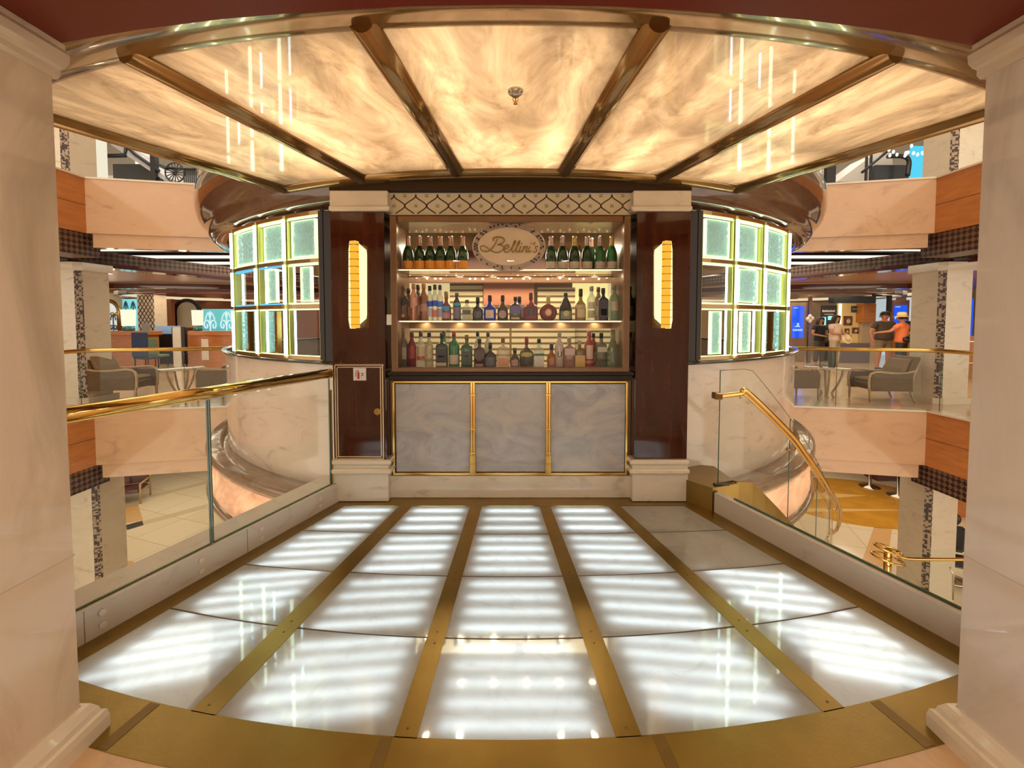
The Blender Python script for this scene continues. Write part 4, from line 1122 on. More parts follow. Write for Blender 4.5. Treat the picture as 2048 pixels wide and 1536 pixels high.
# ------------------------------------------------------------------ window bays of nine panes each
def winbay(sx):
    q = (lambda px: px) if sx < 0 else (lambda px: 2042 - px)
    W_ = struct('window_1' if sx < 0 else 'window_2', ('left' if sx < 0 else 'right') + ' curved nine-pane window bay edged in glowing green-white tubes')
    ax = [abs(ang(oncyl(q(p), 560, RW))) for p in (645, 573, 516, 469)]
    ax = [ax[0], ax[1], ax[2], max(ax[3], ax[2] + (ax[2] - ax[1]) * 1.12)]
    zr = [oncyl(q(643), y, RW).z for y in (708, 612, 520, 424)]
    zr[0] = zs + .01
    G = M['neon']
    A = lambda a: sx * a
    # outer frame and transoms
    mb = MB()
    for z in (zr[0] + .012, zr[1], zr[2], zr[3]):
        mb.sector(RW - .035, RW + .015, A(ax[0]), A(ax[3]), z - .018, z + .018, 0, 12)
    mb.build('transom', M['bronze'], W_)
    for i, a in enumerate(ax):
        p = pol(RW, A(a)); mb = MB()
        ta = Vector((cos(A(a)), sin(A(a)), 0)); na = Vector((sin(A(a)), -cos(A(a)), 0))
        hw = .020 if i else .028
        poly = [p + ta * hw + na * .015, p - ta * hw + na * .015, p - ta * hw - na * .06, p + ta * hw - na * .06]
        mb.prism(poly, zr[0], zr[3] + .012); mb.build('mullion', M['olive'] if i else M['blackwood'], W_)
        if i == 0: continue
        pn = pol(RW + .022, A(a)); 
        for j in range(3):
            mb = MB(); mb.tube([Vector((pn.x, pn.y, zr[j] + .024)), Vector((pn.x, pn.y, zr[j + 1] - .024))], .017, 0, 8)
            mb.build('neon_tube', G, W_)
            pi_ = pol(RW - .085, A(a)); mb = MB(); mb.tube([Vector((pi_.x, pi_.y, zr[j] + .03)), Vector((pi_.x, pi_.y, zr[j + 1] - .03))], .012, 0, 8)  # inner tube added to light the panes from behind
            mb.build('neon_tube', M['neon_fill'], W_)
    clear = {(0, 1): 0, (2, 1): 1} if sx < 0 else {(0, 1): 1, (2, 0): 1}
    for i in range(3):
        for j in range(3):
            a0, a1 = ax[i] + .006, ax[i + 1] - .006; z0, z1 = zr[j] + .022, zr[j + 1] - .022
            rr = RW - .018 - (.022 if (i + j) % 2 else 0)
            # yellow-green lit liner around the cell
            mb = MB()
            th = .014
            mb.sector(rr, RW + .004, A(a0), A(a1), z0, z0 + th, 0, 4); mb.sector(rr, RW + .004, A(a0), A(a1), z1 - th, z1, 0, 4)
            cell = mb.build('lit_liner', M['neonb'] if (sx < 0 and j == 1 and i > 0) else M['neony'], W_)
            mb = MB(); da = .014 / RW * 1.0
            mb.sector(rr, RW + .004, A(a0), A(a0 + da), z0, z1, 0, 1); mb.sector(rr, RW + .004, A(a1 - da), A(a1), z0, z1, 0, 1)
            mb.build('side_liner', M['olive'], W_)
            kind = {(-1, 2, 1): 'clear', (-1, 2, 0): 'louv', (-1, 1, 0): 'louv', (-1, 0, 0): 'clear', (1, 0, 1): 'clear', (1, 2, 0): 'louv'}.get((sx, i, j), 'rip')
            a0b, a1b = a0 + .016 / 1, a1 - .012
            if kind == 'rip':
                if (sx, i, j) in ((-1, 0, 1), (-1, 1, 1), (1, 1, 0), (1, 0, 0)): a0b += .02; a1b -= .02
                mb = MB(); mb.sector(rr - .012, rr, A(a0b), A(a1b), z0 + .03, z1 - .03, 0, 4); mb.build('rippled_pane', M['ripple'], W_)
                mb = MB()
                for (b0, b1) in ((a0b - .003, a0b + .001), (a1b - .001, a1b + .003)): mb.sector(rr - .02, rr + .006, A(b0), A(b1), z0 + .024, z1 - .024, 0, 1)
                for z in (z0 + .026, z1 - .03): mb.sector(rr - .02, rr + .006, A(a0b), A(a1b), z, z + .006, 0, 4)
                mb.build('pane_frame', M['neony'], W_)
            elif kind == 'louv':
                for k in range(3):
                    aa = a0 + (a1 - a0) * (k + .7) / 3.4
                    mb = MB(); mb.sector(rr - .06, rr - .01, A(aa), A(aa + .006), z0 + .02, z1 - .02, 0, 1); mb.build('glass_fin', M['brass' if k == 1 else 'ripple'], W_)
            else:
                mb = MB(); mb.sector(rr - .006, rr, A(a0b), A(a1b), z0 + .02, z1 - .02, 0, 4); mb.build('clear_pane', M['glass'], W_)
    # dark jamb between bay and pilaster
    mb = MB(); j0 = APIL * .97; mb.sector(RW - .10, RW + .01, A(ax[0] - .035), A(ax[0] - .006), zs, 2.62, 0, 3)
    mb.build('jamb', M['blackwood'], W_)
winbay(-1); winbay(1)

# ------------------------------------------------------------------ stair opening on the right: brass block, curved glass, handrail
RS = 5.06
sb = thing('stair_block', 'brass clad block at the head of the curved stair beside the right pilaster', 'stair block', tuple(onz(1425, 1020, 0)))
mb = MB()
p0 = onz(1372, 1004, 0); p1 = onz(1424, 1023, 0); p2 = onz(1482, 1003, .05)
mb.prism([p0, p1, Vector((p1.x + .27, p1.y + .10, 0)), Vector((p1.x + .27, p1.y + .55, 0)), Vector((p0.x, p0.y + .5, 0))], 0, .20)
mb.build('block', M['brassfloor'], sb)
mb = MB(); c0 = at(1435, 968, p1.y + .07)
mb.box(c0.x - .03, c0.x + .09, p1.y + .05, p1.y + .09, .20, .212); mb.build('glass_socket', M['black'], sb)
sr = thing('stair_railing', 'curved frameless glass stair railing with twin brass handrail curling down around the bar', 'railing', (p1.x, p1.y + .07, .2))
aS = [ang(oncyl(1436, 900, RS)), ang(oncyl(1578, 900, RS)), ang(oncyl(1636, 900, RS)), radians(47), radians(58), radians(70)]
aK = ang(oncyl(1500, 800, RS))
zt0 = oncyl(1436, 741, RS).z; zt1 = oncyl(1578, 836, RS).z
slope = (oncyl(1578, 836, RS).z - zt0) / (aS[1] - aK)
def ztop(a): return zt0 if a < aK else zt0 + slope * (a - aK)
for i in range(5):
    mb = MB(); N = 10; A0, A1 = aS[i] + .0015, aS[i + 1] - .0015
    vs = []
    for k in range(N + 1):
        a = A0 + (A1 - A0) * k / N
        zb = (.20 if a < aK + .02 else .20 + slope * (a - aK - .02) - .10)
        for r in (RS - .006, RS + .006):
            vs += [pol(r, a, zb), pol(r, a, ztop(a))]
    fs = []
    for k in range(N):
        b = 4 * k
        fs += [[b, b + 1, b + 5, b + 4], [b + 2, b + 3, b + 7, b + 6], [b + 1, b + 3, b + 7, b + 5], [b, b + 2, b + 6, b + 4]]
    mb.add(vs, fs, 0, False); pn = mb.build('glass_panel', M['glass'], sr)
    mb = MB()
    zb0 = (.20 if A0 < aK else .20 + slope * (A0 - aK) - .1)
    e = pol(RS, A0); mb.tube([Vector((e.x, e.y, zb0)), Vector((e.x, e.y, ztop(A0)))], .0045, 0, 6)
    mb.tube([pol(RS, A0 + (A1 - A0) * k / 10, ztop(A0 + (A1 - A0) * k / 10)) for k in range(11)], .0028, 0, 5)
    mb.build('glass_edge', M['glassedge'], pn)
def zrail(a): return ztop(a) - .235
RH = RS + .075
# handrail
pts = []
z0h = oncyl(1432, 793, RH).z
aH0 = ang(oncyl(1440, 793, RH)); aH1 = ang(oncyl(1497, 785, RH))
for k in range(5): pts.append(pol(RH, aH0 + (aH1 - aH0) * k / 4, z0h + .01 * k / 4))
hp = [(1580, 866), (1610, 905), (1640, 948), (1662, 985)]
for px, py in hp: pts.append(oncyl(px, py, RH))
for a, px, py in ((radians(48), 1674, 1010), (radians(54), 1681, 1040), (radians(60), 1676, 1062), (radians(66), 1664, 1075)):
    p = pol(RH, a); t_ = p.y / ray(px, py).y; pts.append(Vector((p.x, p.y, H + ray(px, py).z * t_)))
P = smooth_path(pts, 6)
mb = MB(); mb.tube(P, .021, 0, 12); mb.build('handrail', M['brass'], sr)
mb = MB(); mb.tube([Vector((p.x * .994, p.y, p.z - .035)) for p in P[18:]], .011, 0, 8); mb.build('lower_rail', M['brass'], sr)
mb = MB(); e = pts[0]; mb.box(e.x - .05, e.x + .012, e.y - .03, e.y + .05, e.z - .028, e.z + .03, 0, .008); mb.build('bracket', M['bronze'], sr)
for i, a in enumerate((aS[1] - .004, aS[2] + .0, radians(47), radians(56))):
    z_ = min(P, key=lambda p: abs(ang(p) - a)); c = pol(RS, a, z_.z - .10)
    mb = MB(); mb.ball(c, .02, .02, .02); mb.tube(smooth_path([c, c + Vector((.05, -.02, -.005)), z_ + Vector((0, 0, -.02))], 4), .006, 0, 6); mb.build('rail_bracket', M['bronze'], sr)
# brass stringer band winding down
mb = MB(); N = 24
vs = []
for k in range(N + 1):
    a = aS[0] + .01 + k / N * radians(48)
    zt_ = .20 + slope * max(0, a - aK)
    for r in (RS - .03, RS + .02): vs += [pol(r, a, zt_ - .22), pol(r, a, zt_)]
fs = []
for k in range(N):
    b = 4 * k; fs += [[b, b + 1, b + 5, b + 4], [b + 2, b + 3, b + 7, b + 6], [b + 1, b + 3, b + 7, b + 5], [b, b + 2, b + 6, b + 4]]
mb.add(vs, fs); mb.build('stringer', M['brassfloor'], sr)

# ------------------------------------------------------------------ atrium edges: gallery slabs at three levels
ZU = 4.12; ZL = -4.15
XE = 7.45; YE = 7.72
def fascia_pts(s): return [(s * XE, 2.4), (s * XE, YE), (s * 4.3, 8.42)]
for s in (-1, 1):
    side = 'left' if s < 0 else 'right'
    for z, lv, dp in ((0.0, 'deck', 1.24), (ZU, 'upper', 1.22)):
        mb = MB()
        e0, e1, e2 = fascia_pts(s)
        # far marble fascia
        o_ = Vector((e2[0] - e1[0], e2[1] - e1[1])).normalized(); nn_ = Vector((-o_.y, o_.x)) * (1 if s > 0 else -1)
        if nn_.y < 0: nn_ = -nn_
        mb.prism([e1, e2, (e2[0] + nn_.x * .12, e2[1] + nn_.y * .12), (e1[0] + nn_.x * .12 + s * .0, e1[1] + nn_.y * .12)], z - dp * .80, z - .03, 0)
        mb.prism([(e1[0] - s * .06, e1[1] + .05), (e2[0], e2[1] + .05), (e2[0], e2[1] + .2), (e1[0] - s * .06, e1[1] + .2)], z - dp, z - dp * .80, 0)
        mb.prism([(e1[0] + s * .02, e1[1] - .02), (e2[0], e2[1] - .02), (e2[0], e2[1] + .3), (e1[0] + s * .02, e1[1] + .3)], z - .03, z, 1)
        tag(mb.build('wall_%s_far' % side, [M['fascia'], M['cream']]), '%s gallery marble fascia of the %s level' % (side, lv), None, None, 'structure')
        mb = MB()
        mb.box(s * XE, s * (XE + .12), 2.4, YE, z - dp * .80, z - .03, 0)
        mb.box(s * (XE - .02), s * (XE + .3), 2.4, YE, z - .03, z, 1)
        mb.box(s * (XE - .004), s * (XE + .05), 2.4, YE, z - dp * .40 - .006, z - dp * .40, 2)
        tag(mb.build('wall_%s' % side, [M['orange'], M['cream'], M['dark']]), '%s gallery cherry wood fascia of the %s level' % (side, lv), None, None, 'structure')
        mb = MB()
        mb.box(s * (XE + .05), s * (XE + .6), 2.4, YE + .3, z - dp * 1.12, z - dp * .80, 0)
        tag(mb.build('trim_%s' % side, M['lattice']), 'dark lattice band under the %s fascia' % side, None, None, 'structure')
        # slab and floor finish behind
        mb = MB(); mb.prism([(s * (XE + .1), 2.4), (s * 30, 2.4), (s * 30, 26), (s * .5, 26), (s * .5, 13.2), (s * 4.3, 8.6), (s * (XE + .1), YE + .12)], z - .35, z - .001, 0)
        tag(mb.build('floor', pmat('gallery_floor_%s_%s' % (lv, side), (.60, .42, .25) if z < 1 else (.7, .66, .6), .22, 0, .4, noise=.18, nscale=.8)), '%s gallery floor' % side, None, None, 'structure')
    mb = MB()       # lower hall floor
    mb.box(s * 0, s * 30, 1.0, 26, ZL - .2, ZL, 0)
    def inlay(poly, mi): mb.prism(poly, ZL, ZL + .004, mi)
    if s < 0:
        P_ = lambda px, py: onz(px, py, ZL + .004)
        inlay([P_(228, 1120), P_(266, 1122), P_(300, 1210), P_(254, 1225)], 1)
        inlay([P_(246, 1012), P_(276, 1008), P_(286, 1040), P_(250, 1047)], 1)
        inlay([P_(252, 1050), P_(285, 1041), P_(287, 1050), P_(254, 1060)], 2)
        inlay([P_(286, 1042), P_(415, 1008), P_(415, 1016), P_(287, 1050)], 3)
        inlay([P_(300, 990), P_(415, 962), P_(415, 967), P_(300, 996)], 3)
        inlay([P_(220, 1010), P_(236, 1012), P_(240, 1030), P_(222, 1058)], 2)
    else:
        P_ = lambda px, py: onz(px, py, ZL + .004)
        c_ = P_(1712, 1000)
        ov = [Vector((c_.x + cos(2 * pi * i / 40) * 2.6, c_.y + sin(2 * pi * i / 40) * 2.0, 0)) for i in range(40)]
        inlay(ov, 4)
        mb.prism([Vector((c_.x - 3.0, c_.y - .2, 0)), Vector((c_.x + .6, c_.y + .35, 0)), Vector((c_.x - 3.0, c_.y + 1.1, 0))], ZL + .004, ZL + .008, 5)
        mb.prism([Vector((c_.x - 3.0, c_.y - .9, 0)), Vector((c_.x + 1.2, c_.y - .75, 0)), Vector((c_.x - 3.0, c_.y - .55, 0))], ZL + .004, ZL + .008, 5)
        inlay([P_(1748, 1054), P_(1784, 1058), P_(1772, 1135), P_(1722, 1128)], 1)
    tag(mb.build('floor', [tilemat('hall_tiles_%d' % s, (.76, .66, .50), (.72, .61, .45), (.55, .42, .28), 1.2, 1.2, .012, .12, rz=.35), pmat('tan_inlay', (.62, .38, .17), .15), pmat('black_inlay', (.06, .055, .05), .15),
         pmat('beige_inlay', (.58, .48, .33), .15), pmat('honey_inlay', (.60, .30, .04), .12, 0, .4, noise=.15, nscale=2), pmat('sand_inlay', (.72, .48, .18), .12)]), '%s lower hall floor' % side, None, None, 'structure')

# gallery columns with mosaic corner strips, one per level and side
def column(s, z0, z1, label, cx=None, cyy=None):
    X = at(cx, 700, 8.62).x
    Yc = 8.62 if cyy is None else cyy
    g = thing('mosaic_column', label, 'column', (X, Yc, z0))
    hw = .30; rot = s * radians(3)
    def sq(h, ch=0):
        base_ = [(-h, -h), (h, -h), (h, h), (-h, h)]
        return base_
    cr, sr_ = cos(rot), sin(rot)
    def R(p): return (X + p[0] * cr - p[1] * sr_, Yc + p[0] * sr_ + p[1] * cr)
    ch = .085
    # corner facing the camera is cut and carries the mosaic
    near = min([(-hw, -hw), (hw, -hw), (hw, hw), (-hw, hw)], key=lambda p: R(p)[0] ** 2 + R(p)[1] ** 2)
    sxn, syn = (1 if near[0] > 0 else -1), (1 if near[1] > 0 else -1)
    corners = [(-hw, -hw), (hw, -hw), (hw, hw), (-hw, hw)]
    poly = []
    for p in corners:
        if p == near:
            a_ = (p[0] - sxn * ch, p[1]); b_ = (p[0], p[1] - syn * ch)
            order = [a_, b_] if (p[0] * p[1] < 0) else [b_, a_]
            # keep winding consistent
            i = corners.index(p); prv = corners[i - 1]
            order.sort(key=lambda w: (w[0] - prv[0]) ** 2 + (w[1] - prv[1]) ** 2)
            poly += order; mos = (a_, b_)
        else: poly.append(p)
    mb = MB(); mb.prism([R(p) for p in poly], z0, z1); mb.build('shaft', M['mould'] if s > 0 else M['cream'], g)
    a_, b_ = R(mos[0]), R(mos[1])
    nx, ny = -(b_[1] - a_[1]), (b_[0] - a_[0]); L = sqrt(nx * nx + ny * ny); nx, ny = nx / L * .006, ny / L * .006
    if nx * a_[0] + ny * a_[1] > 0: nx, ny = -nx, -ny
    mb = MB(); mb.prism([a_, b_, (b_[0] + nx, b_[1] + ny), (a_[0] + nx, a_[1] + ny)], z0 + .12, z1 - .06); mb.build('mosaic_strip', M['mosaic'], g)
    for nm, zz0, zz1, e in (('base', z0, z0 + .12, .07), ('capital', z1 - .16, z1, .05)):
        k = (hw + e) / hw
        mb = MB(); mb.prism([R((p[0] * k, p[1] * k)) for p in poly], zz0, zz1); mb.build(nm, M['mould'], g)
for s, sd in ((-1, 'left'), (1, 'right')):
    column(s, 0, 2.72, 'cream column with brown mosaic strip on the %s gallery beside the armchairs' % sd, 165 if s < 0 else 1877)
    column(s, ZU, ZU + 3.2, 'cream column with mosaic strip on the %s upper gallery' % sd, 150 if s < 0 else 1889)
    column(s, ZL, -1.4, 'cream column with mosaic strip standing in the lower hall on the %s' % sd, 181 if s < 0 else 1868)

# gallery balustrades
def balustrade(s):
    sd = 'left' if s < 0 else 'right'
    g = thing('gallery_railing', 'far %s gallery railing of clear glass with slim brass handrail' % sd, 'railing', (s * XE, YE, 0))
    e0, e1, e2 = fascia_pts(s)
    zr_ = 1.075
    pts = [Vector((s * (XE + .1), 5.2, zr_)), Vector((s * (XE + .1), YE - .12, zr_)), Vector((s * (XE - .02), YE + .08, zr_)), Vector((s * 4.72, 8.42, zr_))]
    mb = MB(); mb.tube(pts, .036, 0, 10); mb.build('handrail', M['brass'], g)
    segs = [(pts[0], pts[1])]
    for k in range(2): segs.append((pts[2].lerp(pts[3], k / 2 + .01), pts[2].lerp(pts[3], (k + 1) / 2 - .01)))
    for a_, b_ in segs:
        mb = MB(); d_ = (b_ - a_).normalized(); nn_ = Vector((-d_.y, d_.x, 0)) * .012
        mb.prism([a_, b_, b_ + nn_, a_ + nn_], .01, 1.05); p_ = mb.build('glass_panel', M['glass'], g)
        mb = MB(); mb.tube([Vector((b_.x, b_.y, .01)), Vector((b_.x, b_.y, 1.05))], .006, 0, 6); mb.build('glass_edge', M['glassedge'], p_)
    mb = MB()
    x_ = s * 4.86; y_ = 8.34
    mb.tube([Vector((x_, y_, 0)), Vector((x_, y_, 1.06))], .028, 0, 10)
    for z in (.3, .55, .8, 1.0): mb.ball((x_, y_, z), .045, .045, .03)
    mb.tube(smooth_path([(x_, y_, 1.08), (x_ - s * .06, y_ - .12, 1.12), (x_ - s * .16, y_ - .1, 1.08)], 5), .03, 0, 8)
    mb.build('end_post', M['brass'], g)
balustrade(-1); balustrade(1)
# ------------------------------------------------------------------ gallery ceilings with coves
for s in (-1, 1):
    sd = 'left' if s < 0 else 'right'
    mb = MB()   # lattice beam running back from the column
    a0 = Vector((s * 8.95, 6.0)); a1 = Vector((s * 8.65, 8.5)); a2 = Vector((s * 7.5, 11.4)); a3 = Vector((s * 5.2, 16.5))
    P3 = smooth_path([(p.x, p.y, 0) for p in (a0, a1, a2, a3)], 6)
    mb.strip(P3, [p + Vector((s * .35, .1, 0)) for p in P3], 2.80, 3.03, 0)
    mb.strip([p + Vector((-s * .05, 0, 0)) for p in P3], [p + Vector((s * .4, .1, 0)) for p in P3], 2.71, 2.80, 1)
    tag(mb.build('trim_beam', [M['lattice'], M['maroon']]), 'dark lattice cornice under the %s gallery ceiling' % sd, None, None, 'structure')
    mb = MB()
    mb.strip([p + Vector((s * .2, 0, 0)) for p in P3], [Vector((s * 22, p.y, 0)) for p in P3], 2.80, 2.86, 0)
    tag(mb.build('ceiling', pmat('gallery_ceiling_%s' % sd, (.42, .23, .14), .35)), '%s gallery outer ceiling' % sd, None, None, 'structure')
    mb = MB(); mb.prism([(s * .3, 12.9), (s * 4.3, 8.7), (s * 9.4, 7.9), (s * 9.4, 26), (s * .3, 26)], 3.22, 3.3)
    tag(mb.build('ceiling', pmat('gallery_raised_ceiling_%s' % sd, (.40, .24, .15), .3)), '%s gallery raised ceiling' % sd, None, None, 'structure')
    for k, y in enumerate((9.45, 10.3, 11.4, 12.9, 14.6, 16.6)):
        dpt = (.42, .7, .8, 1.0, 1.1, 1.2)[k]; mb = MB(); mb.box(s * 2.5, s * 9.2, y, y + dpt, 3.17, 3.20)
        l_ = thing('cove_light', 'bright linear ceiling light, number %s from the bar on the %s gallery' % (['first', 'second', 'third', 'fourth', 'fifth', 'sixth'][k], sd), 'ceiling light', (s * 5.8, y, 3.2), 0, 'linear lights in the %s gallery ceiling' % sd)
        l_['label'] = 'bright linear ceiling strip of the %s gallery, %s one back' % (sd, ['nearest', 'second', 'third', 'fourth', 'fifth', 'farthest'][k])
        mb.build('diffuser', emit('cove_white_%s_%d' % (sd, k), (1, .90, .74), 1.25), l_)
        mb = MB(); mb.box(s * 2.5, s * 9.2, y - .05, y, 3.14, 3.22); mb.box(s * 2.5, s * 9.2, y + dpt, y + dpt + .05, 3.14, 3.22); mb.build('trim', M['blackwood'], l_)
    # stepped curved coves further back, under the outer ceiling
    cx_ = s * 11.5; cy_ = 19.0
    for k, (rx_, ry_, z) in enumerate(((5.6, 5.2, 2.78), (4.3, 3.9, 2.70))):
        o_ = []; i_ = []
        for j in range(41):
            a = 2 * pi * j / 40
            o_.append(Vector((cx_ + rx_ * cos(a), cy_ + ry_ * sin(a), 0))); i_.append(Vector((cx_ + (rx_ - .55) * cos(a), cy_ + (ry_ - .55) * sin(a), 0)))
        mb = MB(); mb.strip(o_, i_, z - .10, z - .02, 0)
        o2 = [Vector((cx_ + (p.x - cx_) * 1.04, cy_ + (p.y - cy_) * 1.04, 0)) for p in o_]
        mb.strip(o2, o_, z - .16, z, 1)
        tag(mb.build('trim_cove', [emit('warm_cove_%s_%d' % (sd, k), (1, .78, .48), .85), M['maroon']]), 'curved %s warm cove of the %s gallery ceiling' % (['outer', 'inner'][k], sd), None, None, 'structure')
# back walls of every level
def wallp(name, x0, x1, Y, z0, z1, m, label): 
    mb = MB(); mb.box(x0, x1, Y, Y + .2, z0, z1); return tag(mb.build(name, m), label, None, None, 'structure')
wallp('wall_back', -26, 0, 22.5, 0, 3.3, pmat('rust_wall', (.36, .13, .075), .4), 'rust red back wall of the left gallery')
wallp('wall_back', 0, 26, 22.5, 0, 3.3, pmat('tan_wall', (.52, .38, .24), .4), 'tan back wall of the right gallery')
wallp('wall_back', -26, 26, 24, ZU, 9.5, pmat('upper_wall_glow', (.78, .70, .58), .5, emis=(1, .92, .78), es=.35), 'pale back wall of the upper level')  # light on the upper wall is put into its material as glow
wallp('wall_back', -26, 26, 24, ZL, -.3, pmat('lower_wall', (.55, .33, .20), .4), 'warm back wall of the lower hall')
for s in (-1, 1):
    for z0, z1, mt in ((0, 3.3, M['orange']), (ZU, 9.5, M['white']), (ZL, -.3, M['orange'])):
        mb = MB(); mb.box(s * 26, s * 26.2, 2, 24.5, z0, z1); tag(mb.build('wall_left' if s < 0 else 'wall_right', mt), 'end wall of the gallery', None, None, 'structure')
mb = MB(); mb.box(-26, 26, -1, 24.5, 9.5, 9.6); tag(mb.build('ceiling', pmat('top_ceiling', (.7, .6, .48), .5)), 'ceiling over the atrium', None, None, 'structure')

# ------------------------------------------------------------------ armchairs and tables on the gallery
WORLD_PARTS[0] = False
def armchair(name_label, loc, rz, group=None, sc=1.0):
    t = thing('armchair', name_label, 'chair', loc, rz, group); t.scale = (sc, sc, sc)
    wd = .34
    # side view runs along x (front at +x); y is the chair's width
    mb = MB(); mb.box(-.34, .38, -wd + .05, wd - .05, .26, .43, 0, .04); mb.build('seat', M['fabric'], t)
    mb = MB(); mb.box(-.30, .36, -wd + .06, wd - .06, .42, .50, 0, .035); mb.build('seat_cushion', M['fabric2'], t)
    mb = MB(); prof_ = [(-.40, .30), (-.30, .30), (-.34, .62), (-.42, .86), (-.50, .96), (-.60, .97), (-.54, .80), (-.46, .55)]
    mb.wallprism([(a, b) for a, b in prof_], -wd + .03, wd - .03); mb.build('backrest', M['fabric'], t)
    mb = MB(); mb.wallprism([(-.30, .48), (-.20, .50), (-.27, .72), (-.38, .90), (-.47, .93), (-.42, .80)], -wd + .08, wd - .08); mb.build('back_cushion', M['fabric2'], t)
    for y in (-wd, wd - .06):
        mb = MB(); mb.wallprism([(-.44, .24), (.40, .24), (.41, .52), (.36, .60), (.0, .60), (-.42, .63)], y, y + .06); mb.build('arm_panel', M['fabric'], t)
        mb = MB(); mb.tube(smooth_path([(-.50, y + .03, .68), (-.30, y + .03, .625), (-.05, y + .03, .62), (.24, y + .03, .645), (.38, y + .03, .61), (.425, y + .03, .50), (.42, y + .03, .26)], 5), .026, 0, 8); mb.build('arm_rail', M['chairwood'], t)
        for x, lean in ((-.42, -.09), (.40, 0)):
            mb = MB(); mb.tube([(x, y + .03, .28), (x + lean * .3, y + .03, .14), (x + lean, y + .03, 0)], [.028, .024, .018], 0, 8); mb.build('leg', M['chairwood'], t)
        mb = MB(); mb.tube([(-.42, y + .03, .3), (-.48, y + .03, .6), (-.60, y + .03, .93)], [.026, .024, .02], 0, 8); mb.build('back_post', M['chairwood'], t)
    return t
def table(label, loc, r, h):
    t = thing('round_table', label, 'table', loc)
    mb = MB(); mb.lathe((0, 0, h - .035), [(0, 0), (r - .02, 0), (r, .01), (r, .025), (r - .015, .035), (0, .035)], 0, 32); mb.build('tabletop', M['tabletop'], t)
    for k in range(4):
        a = pi / 4 + k * pi / 2 + .3
        f = lambda rr, z: (rr * cos(a), rr * sin(a), z)
        mb = MB(); mb.tube(smooth_path([f(r * .62, h - .035), f(r * .60, h * .75), f(r * .42, h * .40), f(r * .22, h * .15), f(r * .30, 0)], 5), .020, 0, 8); mb.build('leg', M['chairwood'], t)
    return t
def gx(px, Y): return at(px, 700, Y).x
Yc = 8.78
armchair('taupe armchair with wooden arms facing the bar on the left gallery', (gx(246, Yc) - .0, Yc, 0), radians(8))
armchair('taupe armchair partly hidden by the bar drum on the left gallery', (gx(452, 9.05), 9.05, 0), radians(170))
table('round marble table on curved wooden legs between the left armchairs', (gx(361, 9.15), 9.15, 0), .42, .62)
armchair('taupe armchair with wooden arms facing the bar on the right gallery', (gx(1760, Yc), Yc, 0), radians(176), None, .92)
armchair('taupe armchair partly hidden by the bar drum on the right gallery', (gx(1580, 9.05), 9.05, 0), radians(4))
table('round marble table on curved wooden legs between the right armchairs', (gx(1656, 9.1), 9.1, 0), .42, .64)
WORLD_PARTS[0] = True
tb = Vector((gx(1643, 9.0), 9.0, .64))
mb = MB(); mb.lathe((tb.x, tb.y, .6402), [(0, 0), (.03, 0), (.036, .11), (.034, .112), (.030, .01), (0, .01)], 0, 14); tag(mb.build('drinking_glass', pmat('dark_tumbler', (.22, .17, .12), .1, 0, .5)), 'dark tumbler on the right gallery table', 'glass')
tb = Vector((gx(1665, 9.1), 9.1, .6402))
mb = MB(); mb.lathe(tuple(tb), [(0, 0), (.06, 0), (.066, .02), (.066, .36), (.055, .37), (.05, .03), (0, .03)], 0, 18); tag(mb.build('vase', pmat('olive_vase', (.05, .05, .02), .35)), 'tall dark olive cylinder vase on the right gallery table', 'vase')
tb = Vector((gx(392, 9.0), 9.05, .62))
mb = MB(); mb.box(tb.x - .08, tb.x + .08, tb.y - .06, tb.y + .06, .621, .65, 0, .008); tag(mb.build('napkin_stack', M['white']), 'small white napkin stack on the left gallery table', 'napkins')

# ------------------------------------------------------------------ left gallery background
YD = 15.0
def bx(mb, x0, y0, x1, y1, Y, d, mi=0, bev=0.0, z0=None):
    a, b, c, e = rect(x0, y0, x1, y1, Y)
    mb.box(a, b, Y, Y + d, c if z0 is None else z0, e, mi, bev)
def one(name, label, cat, m, x0, y0, x1, y1, Y, d, z0=None, group=None, bev=0.0):
    mb = MB(); bx(mb, x0, y0, x1, y1, Y, d, 0, bev, z0); return tag(mb.build(name, m), label, cat, group)
for i, (x0, x1, lb) in enumerate(((206, 286, 'cherry wood reception counter with the larger lit lamp, left of the office chairs'), (376, 470, 'cherry wood reception counter with lamp beside the bar windows'))):
    g = thing('reception_counter', lb, 'counter', (gx((x0 + x1) / 2, YD), YD, 0))
    mb = MB(); bx(mb, x0, 670, x1, 732, YD, .7, 0, 0, 0.0); mb.build('body', M['orange'], g)
    mb = MB(); bx(mb, x0 - 1, 662, x1 + 2, 671, YD - .06, .8, 0, .01); mb.build('worktop', M['orange'], g)
    mb = MB()
    for xa in ((264,) if i == 0 else (403,)): bx(mb, xa, 678, xa + 14, 720, YD - .02, .03)
    mb.build('inset_panel', M['white'], g)
shade = emit('lamp_shade_lit', (1, .93, .68), 1.05)
